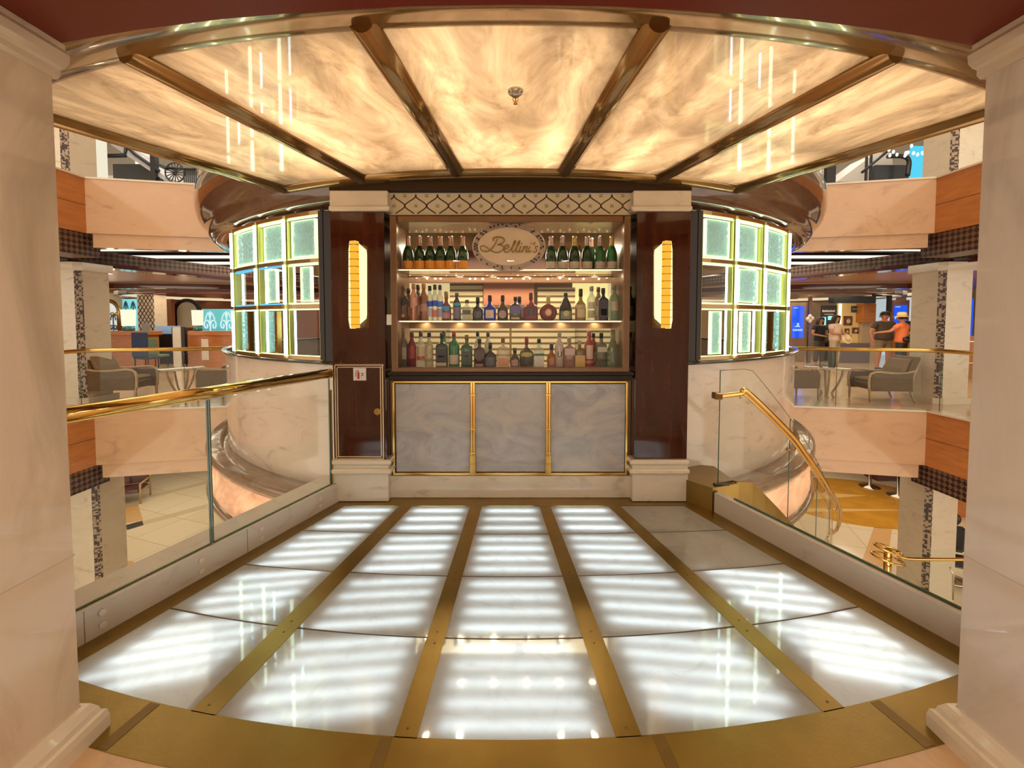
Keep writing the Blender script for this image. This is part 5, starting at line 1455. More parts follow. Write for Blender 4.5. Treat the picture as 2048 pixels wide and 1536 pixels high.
for i, (x0, x1, y0, y1, lb) in enumerate(((247, 269, 619, 652, 'table lamp with large cream shade on the left reception counter'), (387, 405, 620, 651, 'table lamp with cream shade on the counter nearest the bar windows'))):
    c = at((x0 + x1) / 2, 664, YD + .2); wv = (x1 - x0) / 2 * YD / FPX; zt_, zb_ = at(CXP, y0, YD).z, at(CXP, y1, YD).z; zc = at(CXP, 662, YD).z
    g = thing('table_lamp', lb, 'lamp', (c.x, YD + .2, zc))
    mb = MB(); mb.lathe((c.x, YD + .2, 0), [(wv * .9, zb_), (wv, zt_), (0, zt_)], 0, 16, True, .6); mb.build('lamp_shade', shade, g)
    mb = MB(); mb.lathe((c.x, YD + .2, zc), [(0, 0), (wv * .8, 0), (wv * .95, .05), (wv * .7, .15), (.03, .18), (.03, zb_ - zc + .02)], 0, 16); mb.build('base', pmat('teal_ceramic_%d' % i, (.02, .16, .18), .1, 0, .6), g)
    point('lamp_light', (c.x, YD - .4, zt_ - .1), 6, (1, .8, .5), .1)
# ornamental panels
def scroll_panel(name, label, x0, y0, x1, y1, Y, mback, mscroll, arch=False):
    g = thing(name, label, 'screen', (gx((x0 + x1) / 2, Y), Y, at(CXP, y1, Y).z))
    a, b, c, e = rect(x0, y0, x1, y1, Y); mb = MB()
    if arch:
        r_ = (b - a) / 2; pts = [(a, 0), (b, 0), (b, e - r_)] + [((a + b) / 2 + r_ * cos(pi * i / 14), e - r_ + r_ * sin(pi * i / 14)) for i in range(1, 14)] + [(a, e - r_)]
        mb.wallprism(pts, Y, Y + .05)
    else: mb.box(a, b, Y, Y + .05, c, e)
    mb.build('panel', mback, g)
    mb = MB(); n_ = max(2, int((b - a) / .55)); 
    for i in range(n_):
        cx__ = a + (b - a) * (i + .5) / n_; wv = (b - a) / n_ / 2
        zh = e - (.35 if arch else .08)
        for s_ in (-1, 1):
            pts = []
            for k in range(15):
                th = k / 14 * 2.3 * pi; rr = wv * .75 * (1 - k / 17)
                pts.append((cx__ + s_ * (wv * .45 - rr * cos(th) * .55), Y - .012, (c + zh) / 2 - .15 + rr * sin(th)))
            mb.tube(pts, .022, 0, 5)
        mb.tube([(cx__, Y - .012, c + .02), (cx__, Y - .012, zh)], .022, 0, 5)
        mb.tube(smooth_path([(cx__ - wv * .6, Y - .012, zh - .3), (cx__ - wv * .2, Y - .012, zh - .05), (cx__, Y - .012, zh - .25), (cx__ + wv * .2, Y - .012, zh - .05), (cx__ + wv * .6, Y - .012, zh - .3)], 3), .02, 0, 5)
    mb.build('scrollwork', mscroll, g)
    if arch:
        mb = MB(); r_ = (b - a) / 2 + .05
        mb.tube([(a - .05, Y, c)] + [((a + b) / 2 - r_ * cos(pi * i / 16), Y, e - r_ + .05 + r_ * sin(pi * i / 16)) for i in range(17)] + [(b + .05, Y, c)], .07, 0, 8)
        mb.build('arch_moulding', M['bronze'], g)
        mb = MB()
        for i in range(9): mb.ball(((a + b) / 2 + (i - 4) * .16, Y - .04, e - .42), .06, .05, .07)
        mb.build('swag', M['brass'], g)
cy_glow = pmat('cyan_glass', (.25, .70, .78), .2, emis=(.25, .85, .95), es=.55); wh_glow = pmat('etched_glass', (.75, .85, .9), .2, emis=(.8, .93, 1), es=.5)
scroll_panel('etched_arch_screen', 'arched etched glass screen with white scrollwork under a bronze arch beside the left counter', 200, 605, 236, 672, 15.95, wh_glow, pmat('scroll_dark', (.12, .16, .2), .4), True)
scroll_panel('etched_screen', 'turquoise glass screen with white scrollwork beside the bar windows', 404, 618, 470, 662, 15.8, pmat('teal_back', (.10, .48, .56), .2, emis=(.1, .6, .7), es=.4), emit('white_scroll', (.8, 1, 1), .9))
scroll_panel('mosaic_screen', 'tall cyan glass screen behind the left lamp', 247, 598, 276, 735, 17.5, cy_glow, pmat('scroll_blue', (.05, .20, .28), .4))
one('wall_panel', 'cream wall panel above the arched screen', 'panel', pmat('cream_panel', (.75, .66, .50), .5), 200, 585, 247, 668, 17.8, .1)
one('wall_panel', 'orange wood header above the cream wall panel', 'panel', M['orange'], 196, 568, 262, 586, 17.0, .2)
g = thing('trellis_column', 'wide cream column with diamond trellis behind the reception counters', 'column', (gx(292, 16.6), 16.6, 0))
mb = MB(); bx(mb, 276, 589, 310, 720, 16.6, .6, 0, 0, 0); mb.build('shaft', M['cream'], g)
mb = MB(); a, b, c, e = rect(277, 590, 309, 665, 16.6); n_ = 5
for k in range(-3, 7):
    for s_ in (-1, 1):
        z0_ = c + (e - c) * k / 6; z1_ = z0_ + (b - a) * 1.6
        p_, q_ = (a, z0_), (b, z1_)
        if s_ < 0: p_, q_ = (b, z0_), (a, z1_)
        t0 = max(0, (c - p_[1]) / (q_[1] - p_[1])); t1 = min(1, (e - p_[1]) / (q_[1] - p_[1]))
        if t1 > t0: mb.tube([(p_[0] + (q_[0] - p_[0]) * t, 16.59, p_[1] + (q_[1] - p_[1]) * t) for t in (t0, t1)], .012, 0, 5)
mb.build('trellis', M['purple'], g)
g = thing('arched_niche', 'dark framed arched niche with cream back on the rust wall', 'niche', (gx(372, 20), 20, 1.0))
for nm, m_, x0, x1, y0, d in (('frame', M['black'], 345, 402, 597, .05), ('back_panel', pmat('niche_cream', (.75, .62, .44), .5), 354, 394, 604, .0)):
    a, b, c, e = rect(x0, y0, x1, 655, 20 - (.03 if nm != 'frame' else 0)); r_ = (b - a) / 2
    mb = MB(); mb.wallprism([(a, c), (b, c), (b, e - r_)] + [((a + b) / 2 + r_ * cos(pi * i / 16), e - r_ + r_ * sin(pi * i / 16)) for i in range(1, 16)] + [(a, e - r_)], 20 - (.03 if nm != 'frame' else 0), 20.1); mb.build(nm, m_, g)
one('wall_panel', 'rust red wood panel between trellis column and arched niche', 'panel', pmat('rust_panel', (.42, .15, .07), .35), 311, 598, 343, 655, 19.5, .2)
one('counter_monitor', 'upright grey monitor at the right end of the left reception counter', 'monitor', pmat('grey_plastic', (.30, .28, .27), .4), 283, 646, 297, 668, YD - .1, .08)
one('menu_stand', 'tilted white menu board on the black desk behind the railing', 'stand', M['white'], 345, 654, 360, 676, 14.2, .04, 0.0)
one('back_desk', 'dark desk with small objects behind the office chairs', 'desk', M['black'], 300, 668, 378, 682, 16.2, .8, 0.0)
one('glass_case', 'blue lit glass cabinet on the desk behind the menu board', 'cabinet', pmat('blue_case', (.22, .36, .55), .2, emis=(.3, .5, .8), es=.3), 311, 652, 345, 668, 16.3, .4, at(CXP, 668, 16.2).z + .001)
WORLD_PARTS[0] = False
def dchair(label, loc, rz, mseat, hgt=1.0):
    t = thing('dining_chair', label, 'chair', loc, rz)
    mb = MB(); mb.box(-.25, .25, -.24, .24, .42, .50, 0, .02); mb.build('seat', mseat, t)
    mb = MB(); mb.box(-.24, .24, .20, .27, .50, hgt, 0, .02); mb.build('backrest', mseat, t)
    for x in (-.21, .21):
        for y in (-.2, .2):
            mb = MB(); mb.tube([(x, y, 0), (x * .95, y * .95, .43)], .018, 0, 6); mb.build('leg', M['blackwood'], t)
    return t
gr_ = pmat('sage_fabric', (.16, .24, .15), .6); nv = pmat('navy_fabric', (.02, .035, .10), .6)
dchair('sage green backed chair at the back desk between the counters', (gx(313, 14.3), 14.3, 0), pi, gr_, 1.05)
dchair('tall navy chair right of the left reception counter', (gx(293, 13.5), 13.5, 0), pi, nv, 1.25)
dchair('black office chair between menu board and right counter', (gx(369, 15.4), 15.4, 0), pi, M['black'], 1.4)
WORLD_PARTS[0] = True

# ------------------------------------------------------------------ right gallery background
blu = pmat('blue_screen', (.01, .04, .3), .2, emis=(.01, .10, .9), es=.9)
def kiosk(label, x0, y0, x1, y1, Y, fr_m, m=3):
    g = thing('digital_screen', label, 'screen', (gx((x0 + x1) / 2, Y), Y, 0))
    mb = MB(); bx(mb, x0 - m, y0 - m * 2.5, x1 + m, y1 + 14, Y, .12, 0, 0, 0.0); mb.build('housing', fr_m, g)
    mb = MB(); bx(mb, x0, y0, x1, y1, Y - .01, .015); mb.build('display', blu, g)
    mb = MB()
    n_ = 6
    for i in range(n_): xx = x0 + 2 + (x1 - x0 - 4) * i / n_; bx(mb, xx, y1 - 18, xx + (x1 - x0) / n_ * .55, y1 - 14, Y - .016, .006)
    bx(mb, x0 + 3, y0 + 3, x0 + (x1 - x0) * .5, y0 + 4.4, Y - .016, .006); bx(mb, x0 + 6, y0 + 40, x1 - 8, y0 + 42, Y - .016, .006); bx(mb, x0 + 10, y0 + 34, x0 + 14, y0 + 40, Y - .016, .006)
    mb.build('screen_icons', emit('icon_pale' if m == 3 else 'icon_pale2', (.5, .75, 1), 1.0), g)
kiosk('tall bright blue digital screen in a wooden surround left of the standing women', 1584, 612, 1608, 676, 17, pmat('taupe_panel', (.30, .20, .13), .4))
kiosk('blue digital screen in a pinkish frame behind the man and the yellow hat', 1788, 610, 1814, 652, 19, pmat('pink_frame', (.42, .20, .15), .4), 4)
g = thing('banner_stand', 'black banner stand with white heading behind the two women', 'banner', (gx(1658, 17), 17, 0))
mb = MB(); bx(mb, 1642, 611, 1673, 690, 17.4, .04, 0, 0, 0.0); mb.build('banner', M['black'], g)
mb = MB(); 
for i in range(10): bx(mb, 1645 + i * 2.55, 620.5 + (i % 3 == 0) * -.8, 1645 + i * 2.55 + 1.8, 624, 17.38, .01)
bx(mb, 1649, 628, 1667, 629.2, 17.38, .01); mb.build('heading', M['white'], g)
mb = MB(); bx(mb, 1646, 634, 1652, 655, 17.38, .01); bx(mb, 1656, 632, 1668, 640, 17.38, .01); mb.build('graphic', cy_glow, g)
yw = pmat('yellow_wall', (.72, .46, .14), .5, emis=(1, .7, .25), es=.18)
one('display_wall', 'warm yellow display wall with framed food pictures', 'wall panel', yw, 1678, 606, 1724, 690, 17.8, .15, 0.0)
one('display_wall_edge', 'bright lit strip along the left edge of the yellow display wall', 'light strip', emit('lit_edge', (1, .92, .6), 1.6), 1678, 608, 1683, 668, 17.74, .04)
for i, (x0, y0, x1, y1, lb) in enumerate(((1688, 632, 1705, 651, 'largest picture on the yellow display wall'), (1690, 657, 1699, 668, 'small left picture in the second row of the yellow display wall'), (1705, 655, 1718, 667, 'small right picture in the second row of the yellow display wall'), (1693, 671, 1703, 680, 'lowest small picture on the yellow display wall'))):
    g = thing('picture', lb, 'picture', tuple(at((x0 + x1) / 2, y1, 17.76)))
    mb = MB(); bx(mb, x0, y0, x1, y1, 17.76, .03); mb.build('print', pmat('picture_brown_%d' % i, (.20, .07, .03), .4, noise=.9, nscale=9), g)
    mb = MB(); c = at((x0 + x1) / 2 + 1, (y0 + y1) / 2 + 1, 17.75); mb.ball((c.x, 17.755, c.z), (x1 - x0) * .005, .01, (y1 - y0) * .005); mb.build('motif', M['cream'], g)
g = thing('wall_sign', 'small slate blue sign with pale text line on the yellow display wall', 'sign', tuple(at(1713, 625, 17.76)))
mb = MB(); bx(mb, 1703, 612, 1723, 625, 17.76, .03); mb.build('board', pmat('slate', (.08, .11, .16), .4), g)
mb = MB(); 
for i in range(7): bx(mb, 1706 + i * 2.1, 617.4, 1707.5 + i * 2.1, 619, 17.75, .01)
mb.build('text', M['white'], g)
one('wall_cabinet', 'orange wood wall cabinet right of the yellow display wall', 'cabinet', M['orange'], 1728, 607, 1752, 645, 17.4, .4)
one('side_panel', 'pale tan panel below the orange wall cabinet', 'panel', pmat('pale_tan', (.60, .46, .30), .4), 1724, 645, 1756, 690, 17.6, .2, 0.0)
one('canopy_beam', 'black canopy beam above the display wall', 'beam', M['black'], 1668, 592, 1752, 606, 17.0, .3)
one('canopy_beam', 'thin black duct rising to the canopy post', 'beam', M['black'], 1748, 588, 1782, 593, 17.0, .1)
one('canopy_post', 'black post beside the man in the dark cap', 'post', M['black'], 1778, 577, 1784, 625, 16.9, .12)
one('shop_window', 'pale blue lit shop front behind the men', 'shop front', pmat('shop_white', (.62, .76, .82), .3, emis=(.7, .9, 1), es=.5), 1753, 588, 1790, 690, 20.5, .1, 0.0)
one('shop_window', 'pale lit shop front right of the pink framed screen', 'shop front', pmat('shop_white2', (.76, .80, .78), .3, emis=(.85, .95, 1), es=.5), 1815, 590, 1850, 690, 20.5, .1, 0.0)
one('poster', 'white poster with small black figure at the edge of the column', 'poster', M['white'], 1825, 617, 1840, 645, 20.46, .035)
one('coffee_machine', 'black coffee machine on the orange counter near the column', 'machine', M['black'], 1814, 642, 1836, 663, 17.0, .4, at(CXP, 663, 16.75).z + .001, None, .02)
g = thing('service_counter', 'orange service counter with tan top right of the man in the orange shirt', 'counter', (gx(1830, 16.8), 16.8, 0))
mb = MB(); bx(mb, 1812, 668, 1848, 735, 16.8, .8, 0, 0, 0.0); mb.build('body', M['orange'], g)
mb = MB(); bx(mb, 1810, 663, 1850, 669, 16.75, .9); mb.build('worktop', M['cream'], g)
g = thing('drawer_unit', 'orange drawer cabinet at the far right of the gallery', 'cabinet', (gx(1935, 12), 12, 0))
mb = MB(); bx(mb, 1914, 672, 1965, 742, 12, .8, 0, 0, 0.0); mb.build('body', M['orange'], g)
for y in (682, 705, 725):
    mb = MB(); bx(mb, 1934, y, 1948, y + 2, 11.97, .03); mb.build('handle', M['brass'], g)
one('window_panel', 'tall blue and cyan lit panel right of the column', 'panel', blu, 1931, 597, 1946, 670, 17, .1, 0.0)
one('window_panel', 'pale lit strip beside the blue panel right of the column', 'panel', cy_glow, 1922, 597, 1930, 670, 17, .1, 0.0)
one('low_bench', 'dark low bench behind the standing group', 'bench', M['maroon'], 1675, 686, 1740, 697, 16.6, .5, 0.0)
hl = thing('hanging_lantern', 'white lantern cluster on a dark post left of the women', 'lantern', tuple(at(1620, 648, 16.5)))
mb = MB(); bx(mb, 1617, 590, 1623, 735, 16.6, .08, 0, 0, 0.0); mb.build('post', M['maroon'], hl)
mb = MB(); c = at(1620, 638, 16.5)
for dx, dz in ((-.08, 0), (.08, .02), (0, .1), (0, -.08)): mb.ball((c.x + dx, 16.5, c.z + dz), .07, .06, .08)
mb.build('shade', M['white'], hl)

# ------------------------------------------------------------------ upper level glimpses
YU = 13.0
one('wall_panel', 'cream strip of wall beside the upper left column', 'panel', emit('upper_cream_glow', (1, .92, .70), .9), 186, 262, 208, 352, 12.4, .1, ZU)  # wall strip's brightness is put in as glow, no lamp there
sg_ = thing('staircase', 'grey staircase with black stringer and railing on the upper left level', 'staircase', tuple(at(300, 350, YU)))
mb = MB(); A_ = [at(222, 278, YU), at(330, 352, YU), at(330, 362, YU), at(222, 290, YU)]
mb.wallprism([(p.x, p.z) for p in A_], YU, YU + 1.2); mb.build('flight', pmat('stair_grey', (.42, .41, .40), .4), sg_)
mb = MB(); mb.tube([at(232, 272, YU - .05), at(270, 308, YU - .05), at(318, 342, YU - .05)], .05, 0, 6); mb.tube([at(208, 312, YU), at(250, 311, YU), at(254, 288, YU)], .06, 0, 6); mb.build('handrail', M['black'], sg_)
mb = MB(); bx(mb, 226, 328, 322, 362, YU + .8, .3, 0, 0, ZU); mb.build('landing', pmat('stair_dark', (.05, .055, .06), .3), sg_)
mb = MB(); bx(mb, 300, 300, 310, 362, YU - .1, .15, 0, 0, ZU); mb.build('newel', M['black'], sg_)
mb = MB(); bx(mb, 256, 285, 262, 312, YU + .2, .12); mb.build('newel', M['black'], sg_)
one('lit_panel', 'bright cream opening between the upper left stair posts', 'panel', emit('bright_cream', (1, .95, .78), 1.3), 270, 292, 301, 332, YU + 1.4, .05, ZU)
og = thing('ornamental_railing', 'black railing with sunburst circle on the upper left level', 'railing', tuple(at(360, 352, 11.8)))
mb = MB(); c = at(350, 345, 11.8)
for k in range(8): a = pi * k / 8; mb.tube([(c.x - .25 * cos(a), 11.8, c.z - .25 * sin(a)), (c.x + .25 * cos(a), 11.8, c.z + .25 * sin(a))], .012, 0, 5)
mb.tube([(c.x + .26 * cos(2 * pi * k / 20), 11.8, c.z + .26 * sin(2 * pi * k / 20)) for k in range(20)], .02, 0, 5, closed=True); mb.build('sunburst', M['black'], og)
mb = MB(); mb.tube([at(330, 336, 11.8), at(392, 338, 11.8)], .03, 0, 6)
for k in range(8): p = at(368 + k * 4, 337, 11.8); mb.tube([p, Vector((p.x, p.y, ZU))], .02, 0, 5)
mb.build('bars', M['black'], og)
# right upper
one('window_panel', 'bright cyan glass panel right of the upper stair', 'panel', emit('cyan_panel', (.10, .62, .85), 1.1), 1822, 292, 1852, 350, 13.4, .05, ZU)
one('window_panel', 'blue glass panel beyond the upper right column', 'panel', emit('azure_panel', (.03, .50, .80), 1.1), 1930, 288, 1965, 332, 13.4, .05, ZU)
sg_ = thing('staircase', 'pale staircase with black stringer on the upper right level', 'staircase', tuple(at(1760, 350, YU)))
mb = MB(); A_ = [at(1700, 352, YU), at(1780, 292, YU), at(1815, 292, YU), at(1815, 352, YU)]
mb.wallprism([(p.x, p.z) for p in A_], YU + .5, YU + 1.5); mb.build('flight', pmat('stair_pale', (.55, .50, .44), .4), sg_)
mb = MB(); bx(mb, 1750, 330, 1818, 356, YU + .3, .3, 0, 0, ZU); mb.build('landing', pmat('stair_dark2', (.03, .035, .045), .3), sg_)
mb = MB(); mb.tube(smooth_path([at(1815, 352, YU), at(1818, 322, YU), at(1806, 313, YU), at(1775, 313, YU)], 4), .06, 0, 6); mb.tube([at(1724, 345, YU - .1), at(1775, 302, YU - .1)], .04, 0, 6); mb.build('handrail', M['black'], sg_)
mb = MB(); 
for x in (1733, 1742, 1658, 1663): mb = MB(); bx(mb, x, 290, x + 3, 360, YU - .1, .06, 0, 0, ZU); mb.build('post', M['black'], sg_)
one('dark_cabinet', 'small dark cabinet beside the crown on the upper right level', 'cabinet', M['black'], 1654, 330, 1672, 360, 11.6, .2, ZU)
ch_ = thing('crystal_chandelier', 'sparkling crystal chandelier hanging over the upper right level', 'chandelier', tuple(at(1880, 250, 11)))
mb = MB()
for k in range(90):
    px_ = random.uniform(1770, 1970); p = at(px_, random.uniform(238, 318 - (px_ - 1770) * .12), 11 + random.uniform(-.3, .3)); mb.ball(tuple(p), .03, .03, .045, 0, 6)
tag(mb.build('crystal', pmat('crystal', (.95, .93, .88), .05, emis=(1, .95, .85), es=.9), ch_), kind='stuff')
mb = MB()
for px_, y1_ in ((1911, 288), (1940, 262)): p = at(px_, y1_, 11); mb.tube([Vector((p.x, p.y, 9.5)), p], .012, 0, 5); mb.ball(tuple(at(px_, y1_, 11)), .04, .04, .12)
mb.build('pendant', M['chrome'], ch_)

# ------------------------------------------------------------------ lower hall things
WORLD_PARTS[0] = False
YL = 14.0
p = onz(262, 1002, ZL)
t = thing('lounge_chair', 'pale wooden framed lounge chair with brown seat in the lower left hall', 'chair', (p.x, p.y, ZL), radians(20))
mb = MB(); mb.box(-.35, .35, -.35, .35, .34, .44, 0, .03); mb.build('seat', M['maroon'], t)
for x in (-.38, .38):
    mb = MB(); mb.tube([(x, -.36, 0), (x, -.34, .62)], .03, 0, 6); mb.tube([(x, .36, 0), (x, .40, .90)], .03, 0, 6); mb.tube([(x, -.34, .62), (x, .37, .62)], .03, 0, 6); mb.tube([(x, -.35, .32), (x, .37, .32)], .025, 0, 6); mb.build('side_frame', M['chairwood'], t)
mb = MB(); mb.box(-.35, .35, .33, .40, .45, .9, 0, .02); mb.build('backrest', M['maroon'], t)
for k, (px, py, lb) in enumerate(((1739, 974, 'dark round bar table nearest the drum in the lower right hall'), (1796, 992, 'dark round bar table beside the lower right column'))):
    p = onz(px, py, ZL + .0)
    t = thing('bar_table', lb, 'table', (p.x, p.y, ZL))
    mb = MB(); mb.lathe((0, 0, 0), [(0, 0), (.30, 0), (.30, .03), (.05, .06), (.045, 1.0), (0, 1.0)], 0, 20); mb.build('pedestal', M['chrome'], t)
    mb = MB(); mb.lathe((0, 0, 1.0), [(0, 0), (.35, 0), (.35, .04), (0, .04)], 0, 24); mb.build('tabletop', M['blackwood'], t)
p = onz(1905, 1165, ZL)
t = thing('office_chair', 'black high-backed chair behind the lower right column', 'chair', (at(1906, 1100, 9.4).x, 9.4, ZL), radians(-30))
mb = MB(); mb.box(-.3, .3, -.3, .3, .42, .52, 0, .04); mb.build('seat', M['black'], t)
mb = MB(); mb.box(-.27, .27, .24, .34, .55, 1.15, 0, .05); mb.build('backrest', M['black'], t)
mb = MB(); mb.ball((0, .28, 1.3), .2, .09, .17, 0, 14); mb.build('headrest', M['black'], t)
mb = MB(); mb.lathe((0, 0, 0), [(0, 0), (.28, 0), (.26, .05), (.04, .08), (.035, .42), (0, .42)], 0, 12); mb.build('base', M['chrome'], t)
WORLD_PARTS[0] = True
tag(one('bar_counter', 'rust red counter with dark rail beyond the lower right column', 'counter', M['maroon'], 1755, 940, 1850, 960, 15.4, .6, ZL))
one('bar_counter', 'orange wall with mahogany rail behind the black high-backed chair', 'counter', M['orange'], 1895, 980, 1960, 1040, 12.5, .3, ZL)
# newel with brass scroll and lower handrail
YN = 7.2
nl = thing('stair_newel', 'lower brass newel post with coiled scroll handrail at the foot of the stair', 'newel', tuple(at(1776, 1170, YN)))
c = at(1776, 1110, YN)
mb = MB(); mb.lathe((c.x, YN, 0), [(0, ZL), (.055, ZL), (.055, c.z + .10), (0, c.z + .10)], 0, 14); mb.build('post', M['brass'], nl)
for zo, rr in ((.10, .17), (-.06, .20)):
    pts = [(c.x + rr * cos(2 * pi * k / 24) * (1.15), YN + rr * sin(2 * pi * k / 24), c.z + zo - .05 * cos(2 * pi * k / 24)) for k in range(24)]
    mb = MB(); mb.tube(pts, .018, 0, 7, closed=True)
    for k in range(0, 24, 4): mb.tube([pts[k], (c.x, YN, c.z + zo)], .008, 0, 5)
    mb.build('scroll_ring', M['brass'], nl)
mb = MB(); mb.tube(smooth_path([Vector((c.x + .16, YN, c.z + .06)), at(1812, 1117, YN), at(1935, 1119, YN), at(1990, 1121, YN)], 5), .028, 0, 8); mb.build('handrail', M['brass'], nl)
mb = MB(); a = at(1808, 1100, YN + .05); b = at(1990, 1098, YN + .05); mb.box(a.x, b.x, YN + .05, YN + .062, ZL, a.z); mb.build('glass_panel', M['glass'], nl)
mb = MB(); mb.tube([at(1900, 1135, YN), at(1906, 1150, YN), at(1906, 1200, YN)], .012, 0, 6); mb.build('bracket', M['chrome'], nl)
# ------------------------------------------------------------------ people on the right gallery
skin_m = pmat('skin_light', (.52, .27, .17), .5); skin_r = pmat('skin_rosy', (.60, .27, .17), .5); hair_m = pmat('dark_hair', (.018, .010, .008), .5)
def skinmesh(name, V, E_, R, mt, parent, root=0, sub=2):
    me = bpy.data.meshes.new(name); me.from_pydata(V, E_, [])
    o = bpy.data.objects.new(name, me); COL.objects.link(o)
    md = o.modifiers.new('skin', 'SKIN'); md.use_smooth_shade = True
    for i, sv in enumerate(me.skin_vertices[0].data):
        r = R[i]; sv.radius = r if isinstance(r, tuple) else (r, r); sv.use_root = (i == root)
    s2 = o.modifiers.new('sub', 'SUBSURF'); s2.levels = sub; s2.render_levels = sub
    dg = bpy.context.evaluated_depsgraph_get(); dg.update()
    nm = bpy.data.meshes.new_from_object(o.evaluated_get(dg))
    o.modifiers.clear(); o.data = nm; bpy.data.meshes.remove(me)
    nm.materials.clear(); nm.materials.append(mt)
    for p in nm.polygons: p.use_smooth = True
    o.parent = parent
    return o
def chain(V, E_, R, start, pts):
    prev = start
    for p, r in pts:
        V.append(p); R.append(r); i = len(V) - 1
        if prev is not None: E_.append((prev, i))
        prev = i
    return prev
def person(label, loc, rz, hgt, arms, shirt, trousers, skin, sleeve=1.0, shorts=False, shoes=(.03, .03, .03), hair='short', belly=1.0, head_turn=0.0, hatm=None, stride=0.0, wide=1.14):
    k = hgt / 1.7
    g = thing('person', label, 'person', loc, rz); g.scale = (wide, wide, 1)
    S = lambda x, y, z: (x * k, y * k, z * k)
    V = [S(0, 0, .93)]; E_ = []; R = [(.095 * k, .075 * k)]
    chest = chain(V, E_, R, 0, [(S(0, 0, 1.08), (.105 * k * belly, .085 * k * belly)), (S(0, .0, 1.26), (.14 * k, .098 * k)), (S(0, .005, 1.38), (.11 * k, .08 * k))])
    hy = -.02
    top = chain(V, E_, R, chest, [(S(0, .0, 1.45), .05 * k), (S(0, hy + .005, 1.50), (.058 * k, .062 * k)), (S(0, hy, 1.575), (.084 * k, .096 * k)), (S(0, hy + .01, 1.655), (.074 * k, .086 * k))])
    legs = []; armsI = []
    for s in (-1, 1):
        st_ = stride * s
        e = chain(V, E_, R, 0, [(S(s * .085, 0, .80), .066 * k), (S(s * .10, -.01 + st_ * .5, .50), .058 * k), (S(s * .11, .02 + st_, .12), .040 * k), (S(s * .11, .0 + st_, .05), .036 * k), (S(s * .12, -.12 + st_, .035), (.036 * k, .022 * k))])
    for s, (el, wr) in zip((-1, 1), arms):
        sh = S(s * .17, .0, 1.37); el = S(*el); wr = S(*wr)
        e = chain(V, E_, R, chest, [(sh, .052 * k), (el, .040 * k), (wr, .027 * k)])
        d = (Vector(wr) - Vector(el)).normalized(); side = d.cross(Vector((0, 0, 1)));
        if side.length < .2: side = Vector((1, 0, 0))
        side.normalize(); palm = Vector(wr) + d * .05 * k
        e = chain(V, E_, R, e, [(tuple(palm), (.034 * k, .018 * k))])
        for f in range(4):
            b = palm + side * (.024 * (f - 1.5) / 1.5) * k + d * .035 * k
            L = [.034, .042, .040, .030][f] * k
            chain(V, E_, R, e, [(tuple(b), .0085 * k), (tuple(b + d * L + Vector((0, 0, -.008 * k))), .0078 * k), (tuple(b + d * L * 1.6 + Vector((0, 0, -.022 * k))), .0068 * k)])
        th = Vector(wr) + d * .02 * k - side * s * .03 * k
        chain(V, E_, R, e - 0, [(tuple(th), .009 * k), (tuple(th + d * .035 * k - side * s * .008 * k), .008 * k)])
        armsI.append((sh, el, wr))
    body = skinmesh('body', V, E_, R, skin, g)
    # face: nose, eyes, mouth, ears joined to the body mesh
    mb = MB()
    fy_ = (hy - .093) * k
    mb.ball((0, fy_ - .006 * k, 1.565 * k), .011 * k, .016 * k, .022 * k, 0, 8)
    for s in (-1, 1):
        mb.ball((s * .030 * k, fy_ + .010 * k, 1.59 * k), .010 * k, .008 * k, .006 * k, 1, 8)
        mb.ball((s * .080 * k, hy * k, 1.57 * k), .010 * k, .016 * k, .028 * k, 0, 8)
    mb.ball((0, fy_ + .004 * k, 1.530 * k), .022 * k, .008 * k, .006 * k, 2, 8)
    face = mb.build('face', [skin, M['black'], pmat('lips', (.35, .10, .08), .4) if 'lips' not in bpy.data.materials else bpy.data.materials['lips']], None)
    bm = bmesh.new(); bm.from_mesh(body.data); n0 = len(bm.faces); bm.from_mesh(face.data); bm.faces.ensure_lookup_table()
    for i, pf in enumerate(face.data.polygons): bm.faces[n0 + i].material_index = pf.material_index
    bm.to_mesh(body.data); bm.free()
    for m_ in list(face.data.materials)[1:]: body.data.materials.append(m_)
    bpy.data.objects.remove(face)
    # shirt
    q = .018 * k
    V = [S(0, 0, .84)]; E_ = []; R = [(.150 * k * belly + q, .125 * k * belly + q)]
    ch2 = chain(V, E_, R, 0, [(S(0, 0, .95), (.150 * k * belly + q, .125 * k * belly + q)), (S(0, 0, 1.08), (.135 * k * belly + q, .108 * k * belly + q)), (S(0, 0, 1.26), (.155 * k + q, .11 * k + q)), (S(0, .005, 1.38), (.11 * k + q, .078 * k + q))])
    chain(V, E_, R, ch2, [(S(0, .005, 1.425), .062 * k)])
    for sh, el, wr in armsI:
        m_ = tuple(Vector(sh).lerp(Vector(el), .35 + .35 * sleeve))
        pts = [(sh, .062 * k + q * .4), (m_, .055 * k + q * .5)]
        if sleeve > 1.2: pts = [(sh, .062 * k + q * .4), (el, .05 * k), (tuple(Vector(el).lerp(Vector(wr), .9)), .035 * k)]
        chain(V, E_, R, ch2, pts)
    skinmesh('shirt', V, E_, R, shirt, g)
    # trousers
    V = [S(0, 0, .90)]; E_ = []; R = [(.118 * k * belly, .10 * k * belly)]
    chain(V, E_, R, 0, [(S(0, 0, 1.0), (.122 * k * belly, .10 * k * belly))])
    for s in (-1, 1):
        st_ = stride * s
        pts = [(S(s * .085, 0, .78), .088 * k), (S(s * .10, -.01 + st_ * .5, .55 if shorts else .50), .074 * k if not shorts else .088 * k)]
        if not shorts: pts += [(S(s * .11, .02 + st_, .14), .062 * k)]
        chain(V, E_, R, 0, pts)
    skinmesh('trousers', V, E_, R, trousers, g)
    mb = MB()
